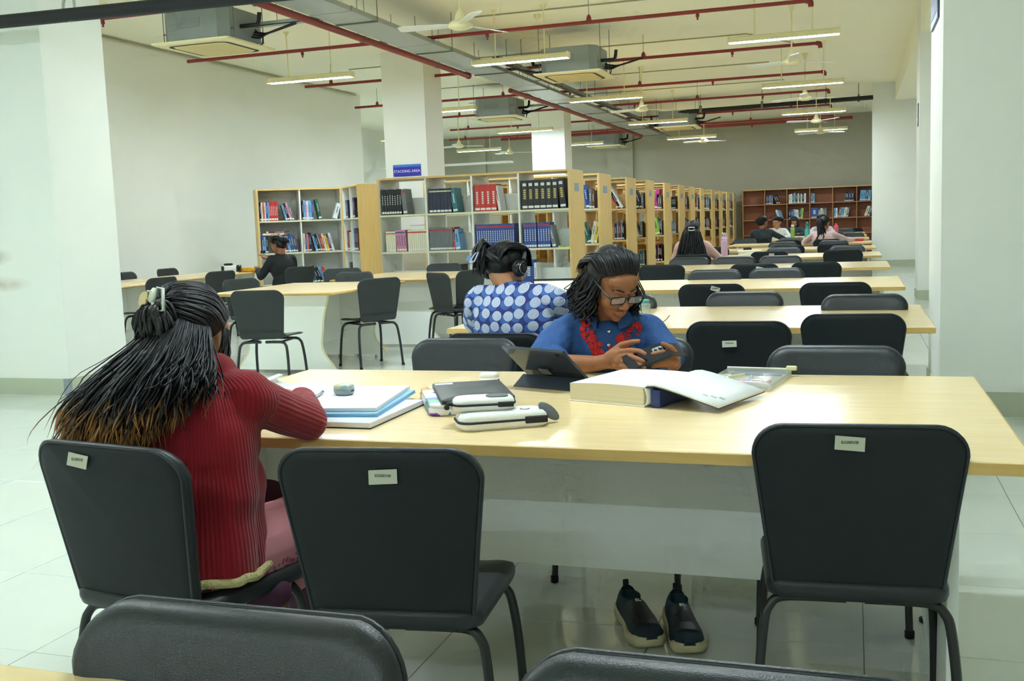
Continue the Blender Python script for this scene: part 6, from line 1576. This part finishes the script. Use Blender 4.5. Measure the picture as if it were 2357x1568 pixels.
Gc = [[Hc(x, -.06, -.04), Hc(x*1.0, -.115, -.03), Hc(x*.5-.03, -.135, .0), Hc(-.05, -.135, .03)] for x in (-.07, -.03, .02, .06)]
locks(Gc, 160, .0045, .005, .004, 1., 10, hm, None, 0, rnd)
Gc = [[Hc(-.06, -.10, .05), Hc(-.075, -.14, .075), Hc(-.065, -.15, .03), Hc(-.06, -.135, -.03), Hc(-.06, -.10, -.09)], [Hc(-.03, -.12, .05), Hc(-.035, -.155, .04), Hc(-.03, -.145, -.02), Hc(-.03, -.12, -.07), Hc(-.04, -.09, -.10)]]
locks(Gc, 150, .0055, .008, .006, 1.1, 12, hm, None, 0, rnd)
hbC = [c for c in CP.children if c.name.startswith('hair')][0]
build_hair(hm, 'hair_locks', M_hair, hbC, (0, 0, 0))
cl = empty('hair_clip'); cl.parent = CP
cm = mat('clip_lilac', (176, 186, 216), .3)
cR = hdc.to_3x3().normalized(); c0 = Hc(-.052, -.165, -.05)
MB().tube([c0+cR @ Vector(v) for v in ((.0, 0, .03), (.022, -.004, .03), (.026, -.006, -.022), (.010, -.008, -.034), (-.012, -.004, -.02))], .0035, 6, closed=True).build('clip_frame', cm, cl)
MB().rings([[tuple(c0+cR @ Vector((-.024+p[0], -.002-.006*k, p[1]-.016))) for p in rrect(.026, .034, .008, 4)] for k in (0, 1)], smooth=False).build('clip_wing', mat('clip_blue', (92, 124, 158), .4), cl)
hp = empty('headphones', (0, 0, 0)); hp.parent = CP
arc = [Hc(.098*math.sin(a), .0-.012, .012+.124*math.cos(a)) for a in [R_(-88+k*176/20) for k in range(21)]]
MB().tube(arc, .0075, 8).build('headband', M_black, hp)
MB().tube([p+ (p-hdc.translation).normalized()*.004 for p in arc[14:20]], .0095, 8).build('slider', mat('hp_grey', (70, 74, 76), .35), hp)
for s_ in (-1, 1):
    Mc = hdc @ Matrix.Translation((s_*.082, -.012, -.012)) @ Matrix.Rotation(R_(90*s_), 4, 'Y')
    MB().lathe([(.024, 0), (.036, .002), (.040, .010), (.036, .020), (.030, .022)], 18, M=Mc).build('ear_cushion', M_blackm, hp)
    MB().lathe([(.036, .022), (.037, .030), (.030, .040), (.012, .043), (0, .043)], 18, M=Mc).build('ear_cup', M_black, hp)
    MB().lathe([(.026, .0405), (.028, .0425), (.026, .0445)], 18, M=Mc, cap=False).build('chrome_ring', M_steel, hp)
# person in black by the left wall, drinking bottle in hand
DP, hdd = seated('person in black with tied hair at the wall table, holding a drink bottle', (-7.02, 11.85), 68, mat('black_sweater', (26, 29, 31), .8, bump=.3, bscale=60), 10, M_skin, 14, -22, (.05, .44, .93), (-.14, .40, .80), (.27, .16, .72), (-.27, .16, .72), 'bun', .011)
hpos = DP.matrix_basis @ Vector((.05, .50, .93)); a_ = R_(68); hpos = Vector((-7.02, 11.85, 0)) + Matrix.Rotation(a_, 3, 'Z') @ Vector((.05, .52, .90))
o = thing('drink_bottle', hpos.x, hpos.y, .90, 0, 'clear drink bottle with a black lid held by the person in black', 'bottle')
MB().lathe([(.026, 0), (.03, .004), (.032, .11)], 16).build('body', clearb, o); MB().lathe([(.034, .11), (.035, .112), (.035, .142), (.03, .145), (0, .146)], 16).build('lid', M_black, o); MB().tube([(.005, 0, .14), (.01, 0, .20)], .004, 6).build('straw', M_white_plastic, o)
# long-haired woman with the white clip
EP, hde = seated('woman with long black hair and a white hair clip, back to the camera', (-1.89, 12.82), 0, mat('pale_pink_top', (218, 176, 166), .8, noise_amt=.15, nscale=20), 10, M_skin2, 0, -12, (.12, .62, .80), (-.12, .62, .80), (.30, .30, .74), (-.26, .30, .76), 'long', .012)
cl = empty('hair_clip'); cl.parent = EP; c0 = hde @ Vector((0, -.145, .0))
MB().tube([c0+Vector(v) for v in ((-.035, -.01, .018), (.035, -.01, .018), (.035, -.01, -.018), (-.035, -.01, -.018))], .006, 6, closed=True).build('clip_frame', M_white_plastic, cl)
seated('man in a black jacket with a small white mark, back to the camera', (-1.72, 21.02), -8, mat('dark_jacket', (40, 47, 54), .7, noise_amt=.1, nscale=12), 8, M_skin, -35, -12, (.20, .66, .80), (-.2, .62, .80), (.34, .40, .78), (-.30, .3, .78), 'short', .014)
seated('man in a white shirt facing the camera beside the man in black', (-1.52, 22.40), 180, mat('white_shirt', (226, 230, 230), .8), 16, M_skin2, -20, -20, (.12, .52, .80), (-.12, .5, .80), (.27, .30, .78), (-.27, .28, .78), 'short', .014)
IP, hdi = seated('woman in a pale pink patterned top with wavy tied hair, leaning on the table', (-.50, 18.22), -6, mat('pink_pattern', (214, 182, 178), .8, noise_amt=.4, nscale=50), 22, M_skin, -25, -15, (.46, .46, .80), (-.2, .62, .80), (.34, .36, .80), (-.34, .30, .78), 'pony', .013)
seated('student facing the camera behind the woman in pink', (-.62, 22.40), 180, mat('lilac_top', (206, 196, 214), .8), 10, M_skin2, 10, -20, (.12, .5, .80), (-.12, .5, .80), (.27, .3, .78), (-.27, .3, .78), 'short', .014)
seated('far student in dark clothes with a dark head cover', (-1.32, 25.25), 180, mat('dark_teal_top', (36, 56, 66), .8), 26, M_skin, 0, -35, (.12, .5, .80), (-.12, .5, .80), (.27, .3, .78), (-.27, .3, .78), 'hood', .014, hair_m=mat('black_scarf', (26, 28, 32), .85))
